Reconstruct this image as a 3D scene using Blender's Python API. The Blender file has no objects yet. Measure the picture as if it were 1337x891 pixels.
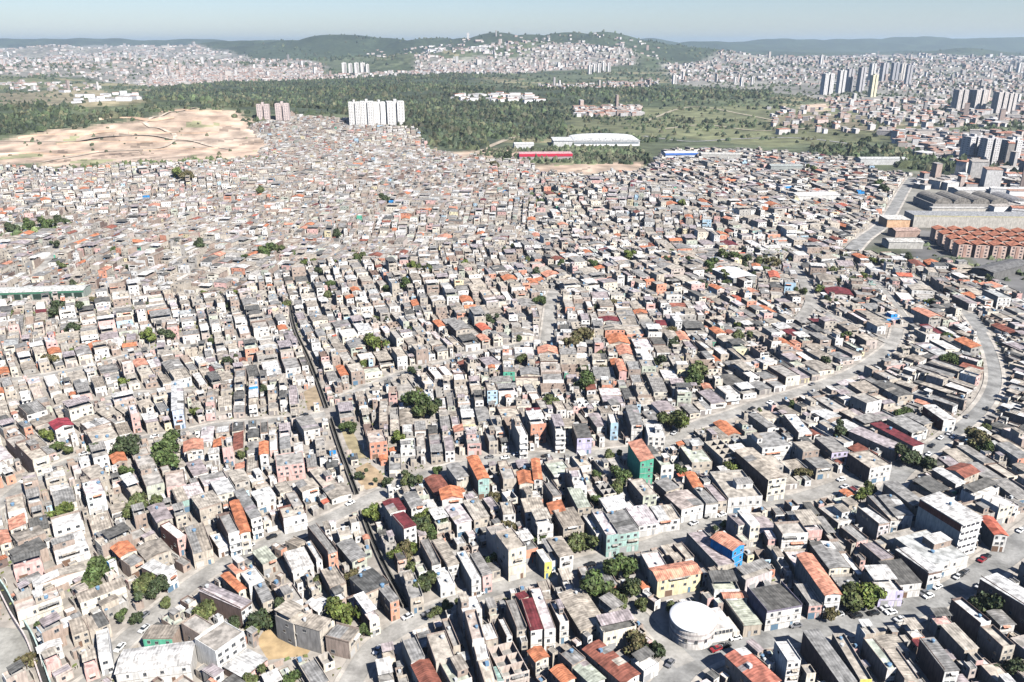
import bpy, math, random
import numpy as np
from mathutils import Vector, Matrix

# ---------------------------------------------------------------- camera, light, exposure
C = bpy.context.scene
cam = bpy.data.objects.new('camera', bpy.data.cameras.new('camera'))
C.collection.objects.link(cam); C.camera = cam
cam.location = (0, 0, 170)
cam.rotation_euler = (math.radians(90 - 20.4), 0, 0)
cam.data.sensor_width = 36; cam.data.lens = 36 * 1040 / 1337
cam.data.clip_start = 1; cam.data.clip_end = 60000
SUN = Vector((0.66, -0.75, 0)).normalized() * math.cos(math.radians(43)) + Vector((0, 0, math.sin(math.radians(43))))
world = bpy.data.worlds.new('World'); C.world = world; world.use_nodes = True
wn = world.node_tree
sky = wn.nodes.new('ShaderNodeTexSky'); sky.sky_type = 'NISHITA'; sky.sun_disc = False
sky.sun_elevation = math.radians(43); sky.sun_rotation = math.atan2(SUN.x, SUN.y)
sky.air_density = 1.0; sky.dust_density = 0.3; sky.ozone_density = 3.0
tn = wn.nodes.new('ShaderNodeVectorMath'); tn.operation = 'MULTIPLY'; tn.inputs[1].default_value = (.92, .96, 1.12)
wn.links.new(sky.outputs[0], tn.inputs[0]); wn.links.new(tn.outputs[0], wn.nodes['Background'].inputs[0])
wn.nodes['Background'].inputs[1].default_value = 0.052
sl = bpy.data.lights.new('sun', 'SUN'); sl.energy = 5.0; sl.angle = math.radians(0.5); sl.color = (1, .965, .91)
so = bpy.data.objects.new('sun', sl); C.collection.objects.link(so); so.rotation_euler = SUN.to_track_quat('Z', 'Y').to_euler()
C.view_settings.view_transform = 'Standard'; C.view_settings.look = 'None'
C.view_settings.exposure = 1.08; C.view_settings.gamma = 1
C.render.engine = 'CYCLES'
C.cycles.volume_bounces = 1; C.cycles.max_bounces = 6; C.cycles.diffuse_bounces = 0
random.seed(7); RNG = random.Random(11); NP = np.random.default_rng(3)

# ---------------------------------------------------------------- materials
def mat(name, rough=.9, spec=.3):
    m = bpy.data.materials.new(name); m.use_nodes = True
    b = m.node_tree.nodes['Principled BSDF']
    b.inputs['Roughness'].default_value = rough; b.inputs['Specular IOR Level'].default_value = spec
    return m, m.node_tree, b
def N(t, kind, **kw):
    n = t.nodes.new(kind)
    for k, v in kw.items():
        if k in n.inputs: n.inputs[k].default_value = v
        else: setattr(n, k, v)
    return n
def noise(t, scale, detail=3, vec=None, stretch=None):
    if vec is None:
        vec = t.nodes.new('ShaderNodeNewGeometry').outputs['Position']
    if stretch:
        mp = N(t, 'ShaderNodeMapping'); mp.inputs['Scale'].default_value = stretch
        t.links.new(vec, mp.inputs[0]); vec = mp.outputs[0]
    n = N(t, 'ShaderNodeTexNoise', Scale=scale, Detail=detail); t.links.new(vec, n.inputs['Vector'])
    return n.outputs['Fac']
def ramp(t, fac, a, va, b, vb):
    r = t.nodes.new('ShaderNodeMapRange'); t.links.new(fac, r.inputs[0])
    for i, v in enumerate((a, b, va, vb)): r.inputs[i + 1].default_value = v
    return r.outputs[0]
def mul(t, x, y):
    n = N(t, 'ShaderNodeMath', operation='MULTIPLY')
    for i, s in enumerate((x, y)):
        if hasattr(s, 'is_linked'): t.links.new(s, n.inputs[i])
        else: n.inputs[i].default_value = s
    return n.outputs[0]
def tint(t, col, fac):
    n = N(t, 'ShaderNodeVectorMath', operation='SCALE'); t.links.new(col, n.inputs[0])
    if hasattr(fac, 'is_linked'): t.links.new(fac, n.inputs['Scale'])
    else: n.inputs['Scale'].default_value = fac
    return n.outputs[0]
def mix(t, fac, a, b):
    n = N(t, 'ShaderNodeMix', data_type='RGBA')
    for s, i in ((fac, 0), (a, 6), (b, 7)):
        if hasattr(s, 'is_linked'): t.links.new(s, n.inputs[i])
        elif i: n.inputs[i].default_value = (*s, 1)
        else: n.inputs[i].default_value = s
    return n.outputs[2]
def attr(t): return N(t, 'ShaderNodeAttribute', attribute_name='col').outputs['Color']
def uvnode(t):
    n = N(t, 'ShaderNodeUVMap'); n.uv_map = 'uv'
    return n.outputs[0]

def painted(name):            # plaster, paint and bare brick: blotches plus dirt that runs down the wall
    m, t, b = mat(name)
    f = mul(t, ramp(t, noise(t, .35, 4), .3, .82, .7, 1.12), ramp(t, noise(t, 1.6, 3, stretch=(1, 1, .18)), .35, .72, .6, 1.04))
    t.links.new(tint(t, attr(t), f), b.inputs['Base Color']); return m
def slab(name):               # concrete roof slabs: black mould and patched waterproofing
    m, t, b = mat(name)
    f = mul(t, ramp(t, noise(t, .45, 5), .36, .5, .62, 1.12), ramp(t, noise(t, 2.5, 3), .3, .86, .7, 1.1))
    t.links.new(tint(t, attr(t), f), b.inputs['Base Color']); return m
def ribbed(name, pitch, deep, rough=.8):    # fibre cement, metal sheet and clay tile roofs
    m, t, b = mat(name, rough)
    uv = uvnode(t)
    w = N(t, 'ShaderNodeTexWave', Scale=.314 / pitch, Distortion=0.0); w.bands_direction = 'X'; t.links.new(uv, w.inputs['Vector'])
    s = N(t, 'ShaderNodeTexWave', Scale=.314 / 1.9, Distortion=0.6); s.bands_direction = 'Y'; t.links.new(uv, s.inputs['Vector'])
    f = mul(t, ramp(t, w.outputs['Fac'], 0, 1 - deep, 1, 1 + deep * .5), ramp(t, noise(t, .5, 5), .36, .5, .64, 1.15))
    f = mul(t, f, ramp(t, noise(t, 1.0, 4, vec=uv, stretch=(2.2, .25, 1)), .35, .74, .6, 1.08))
    f = mul(t, f, ramp(t, s.outputs['Fac'], 0, .9, .12, 1))
    t.links.new(tint(t, attr(t), f), b.inputs['Base Color']); return m
M_WALL = painted('painted wall'); M_SLAB = slab('concrete slab')
M_SHEET = ribbed('corrugated sheet', .95, .17); M_TILE = ribbed('clay tile', .7, .22)
M_GLASS, t_, b_ = mat('window pane', .12, .5); t_.links.new(tint(t_, attr(t_), 1.0), b_.inputs['Base Color'])
M_TANK, t_, b_ = mat('plastic tank', .5); t_.links.new(attr(t_), b_.inputs['Base Color'])
M_PAINT, t_, b_ = mat('car paint', .25, .5); t_.links.new(attr(t_), b_.inputs['Base Color'])
MATS = [M_WALL, M_SLAB, M_SHEET, M_TILE, M_GLASS, M_TANK, M_PAINT]
WALL, SLAB, SHEET, TILE, GLASS, TANK, PAINT = range(7)

M_GROUND, t, b = mat('ground')
pos = t.nodes.new('ShaderNodeNewGeometry').outputs['Position']
f = mul(t, ramp(t, noise(t, .25, 6), .3, .62, .7, 1.25), ramp(t, noise(t, .02, 4), .35, .8, .65, 1.15))
t.links.new(tint(t, attr(t), f), b.inputs['Base Color'])
M_FIELD, t, b = mat('fields and hillsides')
zone = attr(t)
fine = ramp(t, noise(t, .03, 6), .32, .55, .68, 1.4)
big = ramp(t, noise(t, .0035, 5, stretch=(1, .55, 1)), .35, .72, .65, 1.25)
t.links.new(tint(t, zone, mul(t, fine, big)), b.inputs['Base Color'])
M_ROAD, t, b = mat('worn asphalt')
f = mul(t, ramp(t, noise(t, .14, 6), .36, .66, .64, 1.2), ramp(t, noise(t, .9, 4), .3, .82, .7, 1.1))
t.links.new(tint(t, attr(t), f), b.inputs['Base Color'])
M_LEAF, t, b = mat('leaves', .65, .25)
t.links.new(tint(t, attr(t), ramp(t, noise(t, .8, 2), .3, .65, .7, 1.35)), b.inputs['Base Color'])
M_BARK, t, b = mat('bark')
t.links.new(tint(t, attr(t), ramp(t, noise(t, 6, 3), .3, .7, .7, 1.2)), b.inputs['Base Color'])

PAL = dict(white=(.63, .61, .58), cream=(.63, .575, .48), beige=(.43, .38, .318), concrete=(.365, .338, .305), grey=(.285, .272, .255), darkgrey=(.135, .13, .12),
  brick=(.335, .262, .218), darkbrick=(.185, .13, .11), pink=(.60, .38, .345), salmon=(.60, .28, .19), orange=(.55, .205, .105), redbrown=(.27, .10, .07),
  redorange=(.58, .16, .10), redsalmon=(.46, .17, .12), maroon=(.17, .035, .04), crimson=(.30, .045, .06), blue=(.03, .25, .58), green=(.09, .35, .235),
  teal=(.30, .43, .39), yellow=(.72, .62, .16), yellowcream=(.66, .58, .38), lilac=(.50, .46, .62), lightblue=(.42, .58, .70), bluewhite=(.52, .58, .72),
  palegreen=(.44, .46, .38), pinkwhite=(.60, .53, .52), pinkbeige=(.47, .395, .35), pinkgrey=(.36, .31, .31), palegrey=(.44, .44, .42), greywall=(.24, .23, .22),
  maroonwall=(.17, .075, .06), lilacdark=(.17, .15, .19), brownbeige=(.33, .288, .24), tealwhite=(.62, .66, .64), strip=(.72, .71, .69), balcony=(.72, .70, .66))
def shade(name, j=.08):
    c = PAL[name]; k = 1 + RNG.uniform(-j, j); w = RNG.uniform(-.02, .02)
    return (c[0] * k * (1 + w), c[1] * k, c[2] * k * (1 - w))

# ---------------------------------------------------------------- mesh building
# a row is one six-sided block: x0 x1 y0 y1, four bottom z, four top z (x0y0 x1y0 x1y1 x0y1), material, r g b, uv swap
def blk(x0, x1, y0, y1, z0, z1, m, c, swap=0):
    zb = z0 if isinstance(z0, (tuple, list)) else (z0,) * 4
    zt = z1 if isinstance(z1, (tuple, list)) else (z1,) * 4
    return (x0, x1, y0, y1, *zb, *zt, m, c[0], c[1], c[2], swap)
QUAD = np.array([[0, 3, 2, 1], [4, 5, 6, 7], [0, 1, 5, 4], [1, 2, 6, 5], [2, 3, 7, 6], [3, 0, 4, 7]])
def rows_to_arrays(rows, xf=None):
    r = np.asarray(rows, float); n = len(r)
    X = r[:, [0, 1, 1, 0, 0, 1, 1, 0]]; Y = r[:, [2, 2, 3, 3, 2, 2, 3, 3]]; Zz = r[:, 4:12]
    uv = np.empty((n, 6, 4, 2))
    for k in range(6):
        q = QUAD[k]
        if k < 2: u, v = X[:, q], Y[:, q]
        elif k in (2, 4): u, v = X[:, q], Zz[:, q]
        else: u, v = Y[:, q], Zz[:, q]
        uv[:, k, :, 0] = u; uv[:, k, :, 1] = v
    sw = r[:, 16] > .5
    uv[sw] = uv[sw][..., ::-1]
    if xf is not None:
        xf = np.asarray(xf, float)
        ca, sa = np.cos(xf[:, 3])[:, None], np.sin(xf[:, 3])[:, None]
        X, Y = xf[:, 0:1] + X * ca - Y * sa, xf[:, 1:2] + X * sa + Y * ca
        Zz = Zz + xf[:, 2:3]
        uv += (xf[:, 0] * 7 % 13)[:, None, None, None]
    V = np.stack([X, Y, Zz], -1).reshape(-1, 3)
    F = (QUAD[None] + (np.arange(n) * 8)[:, None, None]).reshape(-1, 4)
    return V, F, np.repeat(r[:, 12].astype(int), 6), np.repeat(r[:, 13:16], 6, 0), uv.reshape(-1, 2)
def mesh_from(name, V, F, mi, col, uv=None, mats=MATS, smooth_=False):
    me = bpy.data.meshes.new(name)
    F = np.asarray(F); k = F.shape[1]
    me.vertices.add(len(V)); me.vertices.foreach_set('co', np.asarray(V, np.float32).ravel())
    me.loops.add(F.size); me.loops.foreach_set('vertex_index', F.astype(np.int32).ravel())
    me.polygons.add(len(F)); me.polygons.foreach_set('loop_start', np.arange(0, F.size, k, dtype=np.int32))
    used, inv = np.unique(mi, return_inverse=True)
    for u in used: me.materials.append(mats[int(u)])
    me.polygons.foreach_set('material_index', inv.astype(np.int32).ravel())
    me.polygons.foreach_set('use_smooth', np.full(len(F), smooth_))
    a = me.attributes.new('col', 'FLOAT_COLOR', 'FACE')
    a.data.foreach_set('color', np.concatenate([col, np.ones((len(col), 1))], 1).astype(np.float32).ravel())
    if uv is not None:
        l = me.uv_layers.new(name='uv'); l.data.foreach_set('uv', np.asarray(uv, np.float32).ravel())
    me.update(calc_edges=True); return me
def rows_mesh(name, rows, xf=None):
    return mesh_from(name, *rows_to_arrays(rows, xf))
def put(name, me, parent=None, loc=(0, 0, 0), rot=0):
    o = bpy.data.objects.new(name, me); C.collection.objects.link(o)
    o.parent = parent; o.location = loc; o.rotation_euler = (0, 0, rot); return o
def tag(o, label, cat, group=None, kind=None):
    o['label'] = label; o['category'] = cat
    if group: o['group'] = group
    if kind: o['kind'] = kind
    return o
def lathe_arrays(prof, n, col, m):      # profile of (radius, z), closed by tiny rings at the axis
    k = len(prof); A = np.arange(n) * 2 * math.pi / n
    V = np.array([(r * math.cos(a), r * math.sin(a), z) for r, z in prof for a in A])
    F = [(i * n + j, i * n + (j + 1) % n, (i + 1) * n + (j + 1) % n, (i + 1) * n + j) for i in range(k - 1) for j in range(n)]
    return V, np.array(F), np.full(len(F), m), np.tile(np.asarray(col, float), (len(F), 1))

# ---------------- surveyed places (metres from the point under the camera)
HAZE = 4.2e-5
HOUSES = [(-28.2, 231.6, 0.391, 3.2, 14.4, 6.0, 'fc', 'grey', 'brick', 'white', ''),
(-22.5, 220.3, 0.34, 5.0, 9.1, 4.0, 'flat', 'white', 'white', 'white', ''),
(-23.1, 232.0, 0.435, 3.9, 16.3, 6.0, 'fc', 'beige', 'brick', 'white', ''),
(-15.9, 226.8, 0.372, 3.3, 23.6, 7.0, 'flat', 'white', 'concrete', 'white', 'long tank-topped white house'),
(-10.5, 223.9, 0.389, 3.3, 12.7, 7.0, 'fc', 'grey', 'concrete', 'pink', ''),
(-2.2, 234.2, 0.411, 6.5, 20.0, 12.0, 'flat', 'beige', 'pinkbeige', 'cream', 'tall arched cream house'),
(10.9, 229.4, 0.354, 2.7, 7.8, 6.0, 'flat', 'white', 'cream', 'yellow', 'yellow fronted house'),
(16.8, 233.8, 0.333, 5.0, 11.1, 7.0, 'fc', 'beige', 'brick', 'white', ''),
(13.5, 234.5, 0.309, 3.4, 10.5, 4.0, 'flat', 'white', 'concrete', 'white', ''),
(-33.2, 217.0, 0.336, 4.3, 18.8, 5.0, 'flat', 'grey', 'concrete', 'beige', ''),
(-28.4, 183.7, 0.403, 4.1, 9.7, 7.0, 'fc', 'grey', 'concrete', 'white', ''),
(-23.8, 174.8, 0.45, 4.9, 9.9, 6.5, 'tile', 'redbrown', 'cream', 'white', 'rust red tiled roof'),
(-20.5, 183.7, 0.327, 5.6, 11.7, 8.0, 'flat', 'beige', 'brick', 'beige', ''),
(-18.1, 191.2, 0.344, 2.2, 12.5, 6.0, 'flat', 'concrete', 'brick', 'beige', ''),
(-15.6, 174.9, 0.446, 6.0, 9.2, 7.0, 'flat', 'palegreen', 'brick', 'white', ''),
(-13.0, 201.0, 0.3, 6.0, 6.7, 9.0, 'flat', 'white', 'brick', 'white', ''),
(-11.1, 191.0, 0.229, 3.6, 12.9, 9.0, 'flat', 'pinkbeige', 'brick', 'white', ''),
(-8.6, 180.4, 0.212, 3.7, 5.2, 9.0, 'metal', 'white', 'brick', 'white', ''),
(-6.8, 173.0, 0.267, 3.6, 8.2, 9.0, 'fc', 'beige', 'brick', 'beige', ''),
(-7.0, 192.2, 0.283, 3.9, 7.3, 6.0, 'fc', 'beige', 'brick', 'beige', ''),
(-2.1, 195.2, 0.341, 1.8, 8.0, 5.0, 'metal', 'white', 'brick', 'white', ''),
(1.2, 198.3, 0.268, 3.1, 12.9, 7.0, 'fc', 'grey', 'brick', 'beige', ''),
(5.9, 197.3, 0.217, 3.6, 13.1, 8.0, 'sheet', 'maroon', 'brick', 'white', 'narrow maroon sheet roof'),
(3.1, 206.4, 0.465, 3.2, 3.0, 8.0, 'sheet', 'maroon', 'brick', 'cream', ''),
(9.3, 200.4, 0.203, 3.5, 19.4, 8.0, 'flat', 'pinkwhite', 'brick', 'white', 'pale pink tank-dotted roof'),
(13.9, 200.9, 0.268, 2.9, 13.6, 7.0, 'flat', 'white', 'brick', 'white', ''),
(21.8, 203.9, 0.333, 8.6, 17.8, 5.0, 'fc', 'beige', 'brick', 'beige', ''),
(-1.1, 181.7, 0.365, 7.9, 13.0, 6.0, 'unfin', 'pinkbeige', 'pinkbeige', 'pinkbeige', 'roofless brick shell'),
(7.5, 182.0, 0.477, 4.2, 4.6, 7.0, 'tile', 'orange', 'brick', 'cream', ''),
(17.2, 181.9, 0.62, 5.0, 5.8, 6.0, 'fc', 'grey', 'brick', 'beige', ''),
(14.1, 175.3, 0.573, 3.9, 6.1, 6.0, 'tile', 'orange', 'brick', 'cream', ''),
(27.8, 179.1, 0.645, 6.1, 16.5, 7.0, 'sheet', 'redbrown', 'brick', 'white', 'big rust red shed roof'),
(21.1, 176.8, 0.625, 4.4, 9.6, 5.5, 'fc', 'palegreen', 'concrete', 'white', ''),
(31.3, 195.1, 0.3, 10.7, 5.9, 6.0, 'flat', 'darkgrey', 'cream', 'cream', ''),
(-4.1, 176.3, 0.291, 2.2, 5.4, 5.0, 'fc', 'teal', 'brick', 'white', ''),
 (-23.8, 270.5, 0.207, 8.0, 8.1, 6.0, 'tile', 'orange', 'pink', 'white', 'orange ridged white house'),
(-22.4, 286.5, 0.421, 5.0, 12.2, 7.0, 'fc', 'grey', 'concrete', 'beige', ''),
(-13.9, 285.5, 0.287, 4.4, 19.0, 9.0, 'tile', 'orange', 'brick', 'teal', 'turquoise fronted house'),
(-1.8, 284.9, 0.191, 5.4, 9.8, 6.0, 'flat', 'concrete', 'brick', 'beige', ''),
(5.2, 282.6, 0.102, 5.4, 9.6, 6.0, 'tile', 'orange', 'brick', 'cream', ''),
(10.1, 287.7, 0.038, 3.2, 16.9, 7.0, 'tile', 'orange', 'brick', 'white', ''),
(25.5, 279.7, 0.101, 5.3, 20.4, 9.0, 'flat', 'white', 'brick', 'white', ''),
(25.5, 263.8, 0.23, 4.9, 13.2, 8.0, 'fc', 'palegreen', 'brick', 'beige', ''),
(7.9, 260.3, 0.179, 7.4, 8.5, 7.0, 'fc', 'beige', 'brick', 'white', ''),
(10.9, 249.8, 0.267, 6.0, 8.7, 7.0, 'flat', 'white', 'concrete', 'white', ''),
(-1.7, 259.6, 0.179, 4.7, 7.8, 6.0, 'fc', 'pinkwhite', 'brick', 'white', ''),
(16.5, 258.3, 0.182, 5.2, 7.2, 7.0, 'tile', 'orange', 'brick', 'beige', ''),
(20.7, 251.6, 0.308, 8.1, 10.6, 7.0, 'fc', 'brownbeige', 'brick', 'beige', ''),
(29.2, 247.9, 0.311, 2.6, 12.7, 6.0, 'flat', 'white', 'concrete', 'white', ''),
(33.4, 246.2, 0.233, 4.6, 16.9, 8.0, 'flat', 'pinkwhite', 'concrete', 'teal', 'teal fronted house'),
(39.6, 247.2, 0.254, 8.1, 13.6, 8.0, 'fc', 'grey', 'concrete', 'teal', ''),
(-13.6, 258.9, 0.388, 6.0, 12.7, 6.0, 'fc', 'beige', 'brick', 'beige', ''),
(-20.2, 256.0, 0.431, 5.7, 12.7, 6.0, 'fc', 'pinkwhite', 'brick', 'white', ''),
(-26.8, 253.5, 0.459, 5.5, 8.8, 5.0, 'flat', 'palegreen', 'brick', 'beige', ''),
(-38.8, 245.4, 0.56, 4.8, 10.3, 10.0, 'sheet', 'maroon', 'concrete', 'white', 'tall maroon-roofed house'),
(-43.7, 255.3, 0.463, 5.8, 8.5, 10.0, 'sheet', 'maroon', 'concrete', 'white', ''),
(-37.7, 264.2, 0.402, 4.8, 10.6, 7.0, 'fc', 'grey', 'brick', 'white', ''),
(3.2, 318.0, 0.208, 3.6, 18.2, 11.0, 'flat', 'white', 'concrete', 'balcony', ''),
(10.9, 328.7, 0.2, 7.2, 10.8, 9.0, 'flat', 'white', 'concrete', 'salmon', ''),
(20.1, 324.7, 0.12, 4.4, 21.1, 10.0, 'flat', 'white', 'concrete', 'balcony', ''),
(31.2, 320.0, 0.097, 6.5, 13.6, 8.0, 'fc', 'darkgrey', 'brick', 'lilac', ''),
(46.5, 331.9, 0.033, 3.5, 10.8, 8.0, 'flat', 'white', 'concrete', 'lightblue', 'pale blue narrow house'),
(57.0, 336.6, 0.001, 5.1, 20.3, 8.0, 'fc', 'grey', 'concrete', 'white', ''),
(64.7, 326.8, -0.045, 7.6, 21.0, 7.0, 'flat', 'white', 'white', 'white', ''),
(53.7, 295.4, 0.16, 5.6, 16.7, 11.0, 'tile', 'salmon', 'green', 'green', 'tall green house'),
(63.5, 296.0, 0.204, 5.7, 9.8, 6.0, 'flat', 'palegreen', 'concrete', 'white', ''),
(61.8, 278.5, 0.408, 6.0, 8.6, 5.0, 'fc', 'grey', 'brick', 'beige', ''),
(51.4, 273.2, 0.286, 5.8, 12.8, 7.0, 'flat', 'beige', 'brick', 'palegreen', ''),
(48.6, 256.1, 0.29, 8.1, 11.4, 5.0, 'metal', 'pinkwhite', 'concrete', 'white', 'wide pinkish white shed'),
(57.3, 258.0, 0.204, 8.8, 9.2, 5.0, 'metal', 'white', 'concrete', 'white', ''),
(66.3, 265.9, 0.391, 9.9, 11.2, 6.0, 'fc', 'pinkbeige', 'brick', 'white', ''),
 (72.7, 279.1, 0.092, 3.7, 11.5, 7.0, 'tile', 'orange', 'brick', 'beige', ''),
(75.0, 267.9, 0.191, 5.1, 11.4, 6.0, 'fc', 'grey', 'concrete', 'white', ''),
(78.9, 270.8, 0.237, 4.7, 12.4, 6.0, 'fc', 'pinkgrey', 'brick', 'beige', ''),
(88.6, 276.4, 0.125, 13.8, 20.4, 6.0, 'flat', 'beige', 'concrete', 'white', ''),
(101.2, 287.2, 0.278, 8.2, 25.0, 10.0, 'fc', 'beige', 'darkbrick', 'cream', 'long dark-sided block'),
(90.2, 305.0, 0.28, 8.0, 16.1, 7.0, 'unfin', 'beige', 'beige', 'beige', ''),
(78.6, 302.2, 0.15, 8.9, 14.6, 6.0, 'flat', 'palegreen', 'brick', 'beige', ''),
(112.4, 316.6, 0.217, 13.9, 20.2, 7.0, 'flat', 'grey', 'concrete', 'white', ''),
(116.5, 334.8, 0.309, 4.3, 15.2, 6.0, 'fc', 'grey', 'brick', 'white', ''),
(131.9, 331.7, 0.037, 6.2, 19.6, 6.0, 'flat', 'white', 'brick', 'white', ''),
(81.7, 248.8, 0.334, 3.3, 7.1, 8.0, 'fc', 'pinkgrey', 'pinkgrey', 'cream', ''),
(85.8, 248.3, 0.245, 3.8, 9.2, 9.0, 'metal', 'white', 'white', 'cream', 'slim white-roofed house'),
(74.6, 234.3, 0.632, 6.1, 9.4, 9.0, 'tile', 'salmon', 'blue', 'blue', 'tall bright blue house'),
(69.2, 235.8, 0.328, 6.6, 20.2, 5.0, 'fc', 'pinkgrey', 'concrete', 'beige', ''),
(48.1, 227.3, 0.18, 6.5, 8.8, 6.0, 'flat', 'pinkwhite', 'concrete', 'cream', ''),
(53.9, 220.5, 0.272, 15.6, 6.6, 7.0, 'tile', 'salmon', 'cream', 'yellowcream', 'pale yellow house'),
(68.9, 215.9, 0.048, 8.3, 7.9, 5.0, 'flat', 'palegreen', 'concrete', 'white', ''),
(81.0, 223.0, 0.451, 11.5, 5.1, 4.0, 'flat', 'concrete', 'concrete', 'pinkwhite', ''),
(71.2, 210.7, 0.076, 7.7, 2.6, 5.0, 'tile', 'salmon', 'cream', 'cream', ''),
(82.4, 206.6, 0.245, 12.2, 11.8, 7.0, 'fc', 'darkgrey', 'lilacdark', 'white', 'dark-roofed hall'),
(72.0, 203.8, 0.217, 6.0, 13.1, 4.0, 'fc', 'palegreen', 'brick', 'beige', ''),
(99.4, 216.0, 0.086, 5.1, 21.1, 9.0, 'tile', 'salmon', 'greywall', 'white', 'long salmon tiled hall'),
(94.7, 210.4, 0.118, 4.5, 10.2, 5.0, 'fc', 'grey', 'concrete', 'pink', ''),
(121.3, 216.9, 0.065, 7.9, 11.6, 5.0, 'flat', 'white', 'brick', 'lilac', ''),
(128.9, 221.3, 0.153, 8.0, 11.6, 5.5, 'fc', 'darkgrey', 'concrete', 'white', ''),
(126.6, 233.8, 0.288, 5.5, 10.4, 5.0, 'fc', 'brownbeige', 'brick', 'beige', ''),
(144.9, 237.8, 0.345, 15.6, 23.2, 6.0, 'flat', 'palegrey', 'concrete', 'white', 'wide flat-roofed depot'),
(137.7, 227.1, 0.292, 5.4, 15.0, 6.0, 'metal', 'white', 'darkbrick', 'white', ''),
(157.3, 247.0, 0.374, 9.6, 18.0, 14.0, 'metal', 'white', 'palegrey', 'strip', 'big white factory block'),
(174.1, 246.6, -0.101, 4.4, 11.6, 7.0, 'tile', 'redorange', 'greywall', 'white', 'bright red roofed house'),
(152.2, 269.0, 0.233, 5.8, 16.8, 7.0, 'fc', 'grey', 'brick', 'grey', ''),
(145.6, 261.7, 0.03, 6.5, 13.8, 6.0, 'fc', 'grey', 'brick', 'white', ''),
(133.1, 252.7, 0.27, 4.7, 11.8, 7.0, 'metal', 'white', 'brick', 'pinkwhite', ''),
(140.7, 261.6, 0.095, 3.1, 17.4, 5.0, 'fc', 'grey', 'brick', 'white', ''),
 (149.8, 295.6, 0.292, 10.8, 13.8, 7.0, 'flat', 'beige', 'darkbrick', 'white', 'tan flat-roofed corner house'),
(140.7, 312.7, 0.186, 8.1, 13.8, 5.0, 'fc', 'grey', 'brick', 'lilac', 'lilac fronted house'),
(172.7, 320.9, 0.413, 6.8, 23.8, 6.0, 'sheet', 'maroon', 'brick', 'white', 'long maroon roof'),
(162.7, 317.7, 0.662, 8.2, 21.7, 5.0, 'fc', 'pinkgrey', 'brick', 'pink', ''),
(203.3, 343.3, 0.115, 6.1, 16.1, 6.0, 'metal', 'white', 'maroonwall', 'white', ''),
(186.4, 290.2, 0.532, 10.5, 8.1, 5.0, 'tile', 'redbrown', 'cream', 'beige', ''),
(183.8, 272.7, 0.482, 15.1, 5.7, 6.0, 'flat', 'white', 'white', 'white', ''),
(178.4, 285.8, 0.29, 4.6, 12.2, 5.0, 'metal', 'white', 'brick', 'white', ''),
(157.6, 206.2, 0.387, 7.7, 18.7, 9.0, 'metal', 'white', 'darkbrick', 'white', 'very long white roof'),
(139.7, 198.7, 0.272, 3.9, 11.4, 8.0, 'flat', 'white', 'darkbrick', 'white', ''),
(142.2, 188.5, 0.191, 4.1, 8.8, 7.0, 'flat', 'beige', 'brick', 'beige', ''),
(131.3, 198.8, 0.069, 5.2, 4.7, 5.0, 'flat', 'pink', 'concrete', 'palegreen', ''),
(132.0, 189.9, 0.204, 4.5, 10.0, 6.0, 'fc', 'beige', 'brick', 'beige', ''),
(121.0, 180.6, 0.054, 4.1, 12.9, 8.0, 'fc', 'grey', 'darkbrick', 'white', ''),
(105.7, 183.2, 0.13, 3.1, 12.5, 6.0, 'flat', 'palegreen', 'brick', 'white', ''),
(109.7, 179.1, 0.058, 4.1, 12.0, 6.0, 'fc', 'beige', 'brick', 'beige', ''),
(90.0, 180.9, 0.182, 4.8, 19.9, 7.0, 'fc', 'grey', 'darkbrick', 'white', 'longest grey sheet roof'),
(98.0, 183.7, 0.034, 3.5, 18.6, 4.0, 'flat', 'beige', 'concrete', 'yellow', ''),
(150.2, 199.7, 0.108, 4.7, 6.3, 5.0, 'fc', 'grey', 'brick', 'white', ''),
(67.1, 176.6, 0.467, 6.9, 14.1, 7.0, 'sheet', 'redsalmon', 'brick', 'white', 'faded red roof'),
(71.1, 183.2, 0.535, 2.9, 9.1, 5.0, 'flat', 'white', 'concrete', 'white', ''),
(77.5, 179.6, 0.149, 4.0, 7.9, 10.0, 'metal', 'white', 'white', 'white', 'tall white cube house'),
(38.1, 181.9, 0.609, 5.9, 5.3, 4.0, 'flat', 'white', 'white', 'white', ''),
(-46.3, 214.8, 0.667, 8.4, 11.0, 7.0, 'fc', 'darkgrey', 'brick', 'beige', 'dark grey channel-side roof'),
(-39.3, 208.7, 0.567, 3.0, 9.9, 7.0, 'fc', 'grey', 'brick', 'salmon', ''),
(-46.9, 204.9, 0.608, 3.4, 17.8, 6.0, 'flat', 'pinkwhite', 'darkbrick', 'cream', ''),
(-72.9, 228.7, 0.528, 7.1, 11.6, 5.0, 'metal', 'white', 'brick', 'white', 'square white sheet roof'),
(-68.9, 233.6, 0.559, 2.1, 11.8, 5.0, 'metal', 'white', 'brick', 'white', ''),
(-66.3, 236.4, 0.608, 3.4, 18.7, 8.0, 'fc', 'grey', 'darkbrick', 'salmon', ''),
(-59.3, 219.7, 0.513, 5.5, 11.4, 5.0, 'fc', 'beige', 'brick', 'beige', ''),
(-61.0, 206.6, 0.86, 5.1, 6.2, 5.0, 'metal', 'white', 'concrete', 'white', ''),
(-59.5, 194.1, 1.209, 6.0, 8.4, 8.0, 'fc', 'beige', 'greywall', 'beige', ''),
(-50.4, 191.6, 1.24, 6.2, 7.8, 6.0, 'fc', 'brownbeige', 'brick', 'beige', 'three-opening grey house'),
(-66.9, 197.2, 1.037, 5.9, 7.5, 8.0, 'flat', 'beige', 'greywall', 'beige', ''),
 (-90.3, 206.9, 1.034, 4.2, 19.3, 7.0, 'metal', 'pinkwhite', 'darkbrick', 'white', 'long pinkish white roof'),
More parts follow.
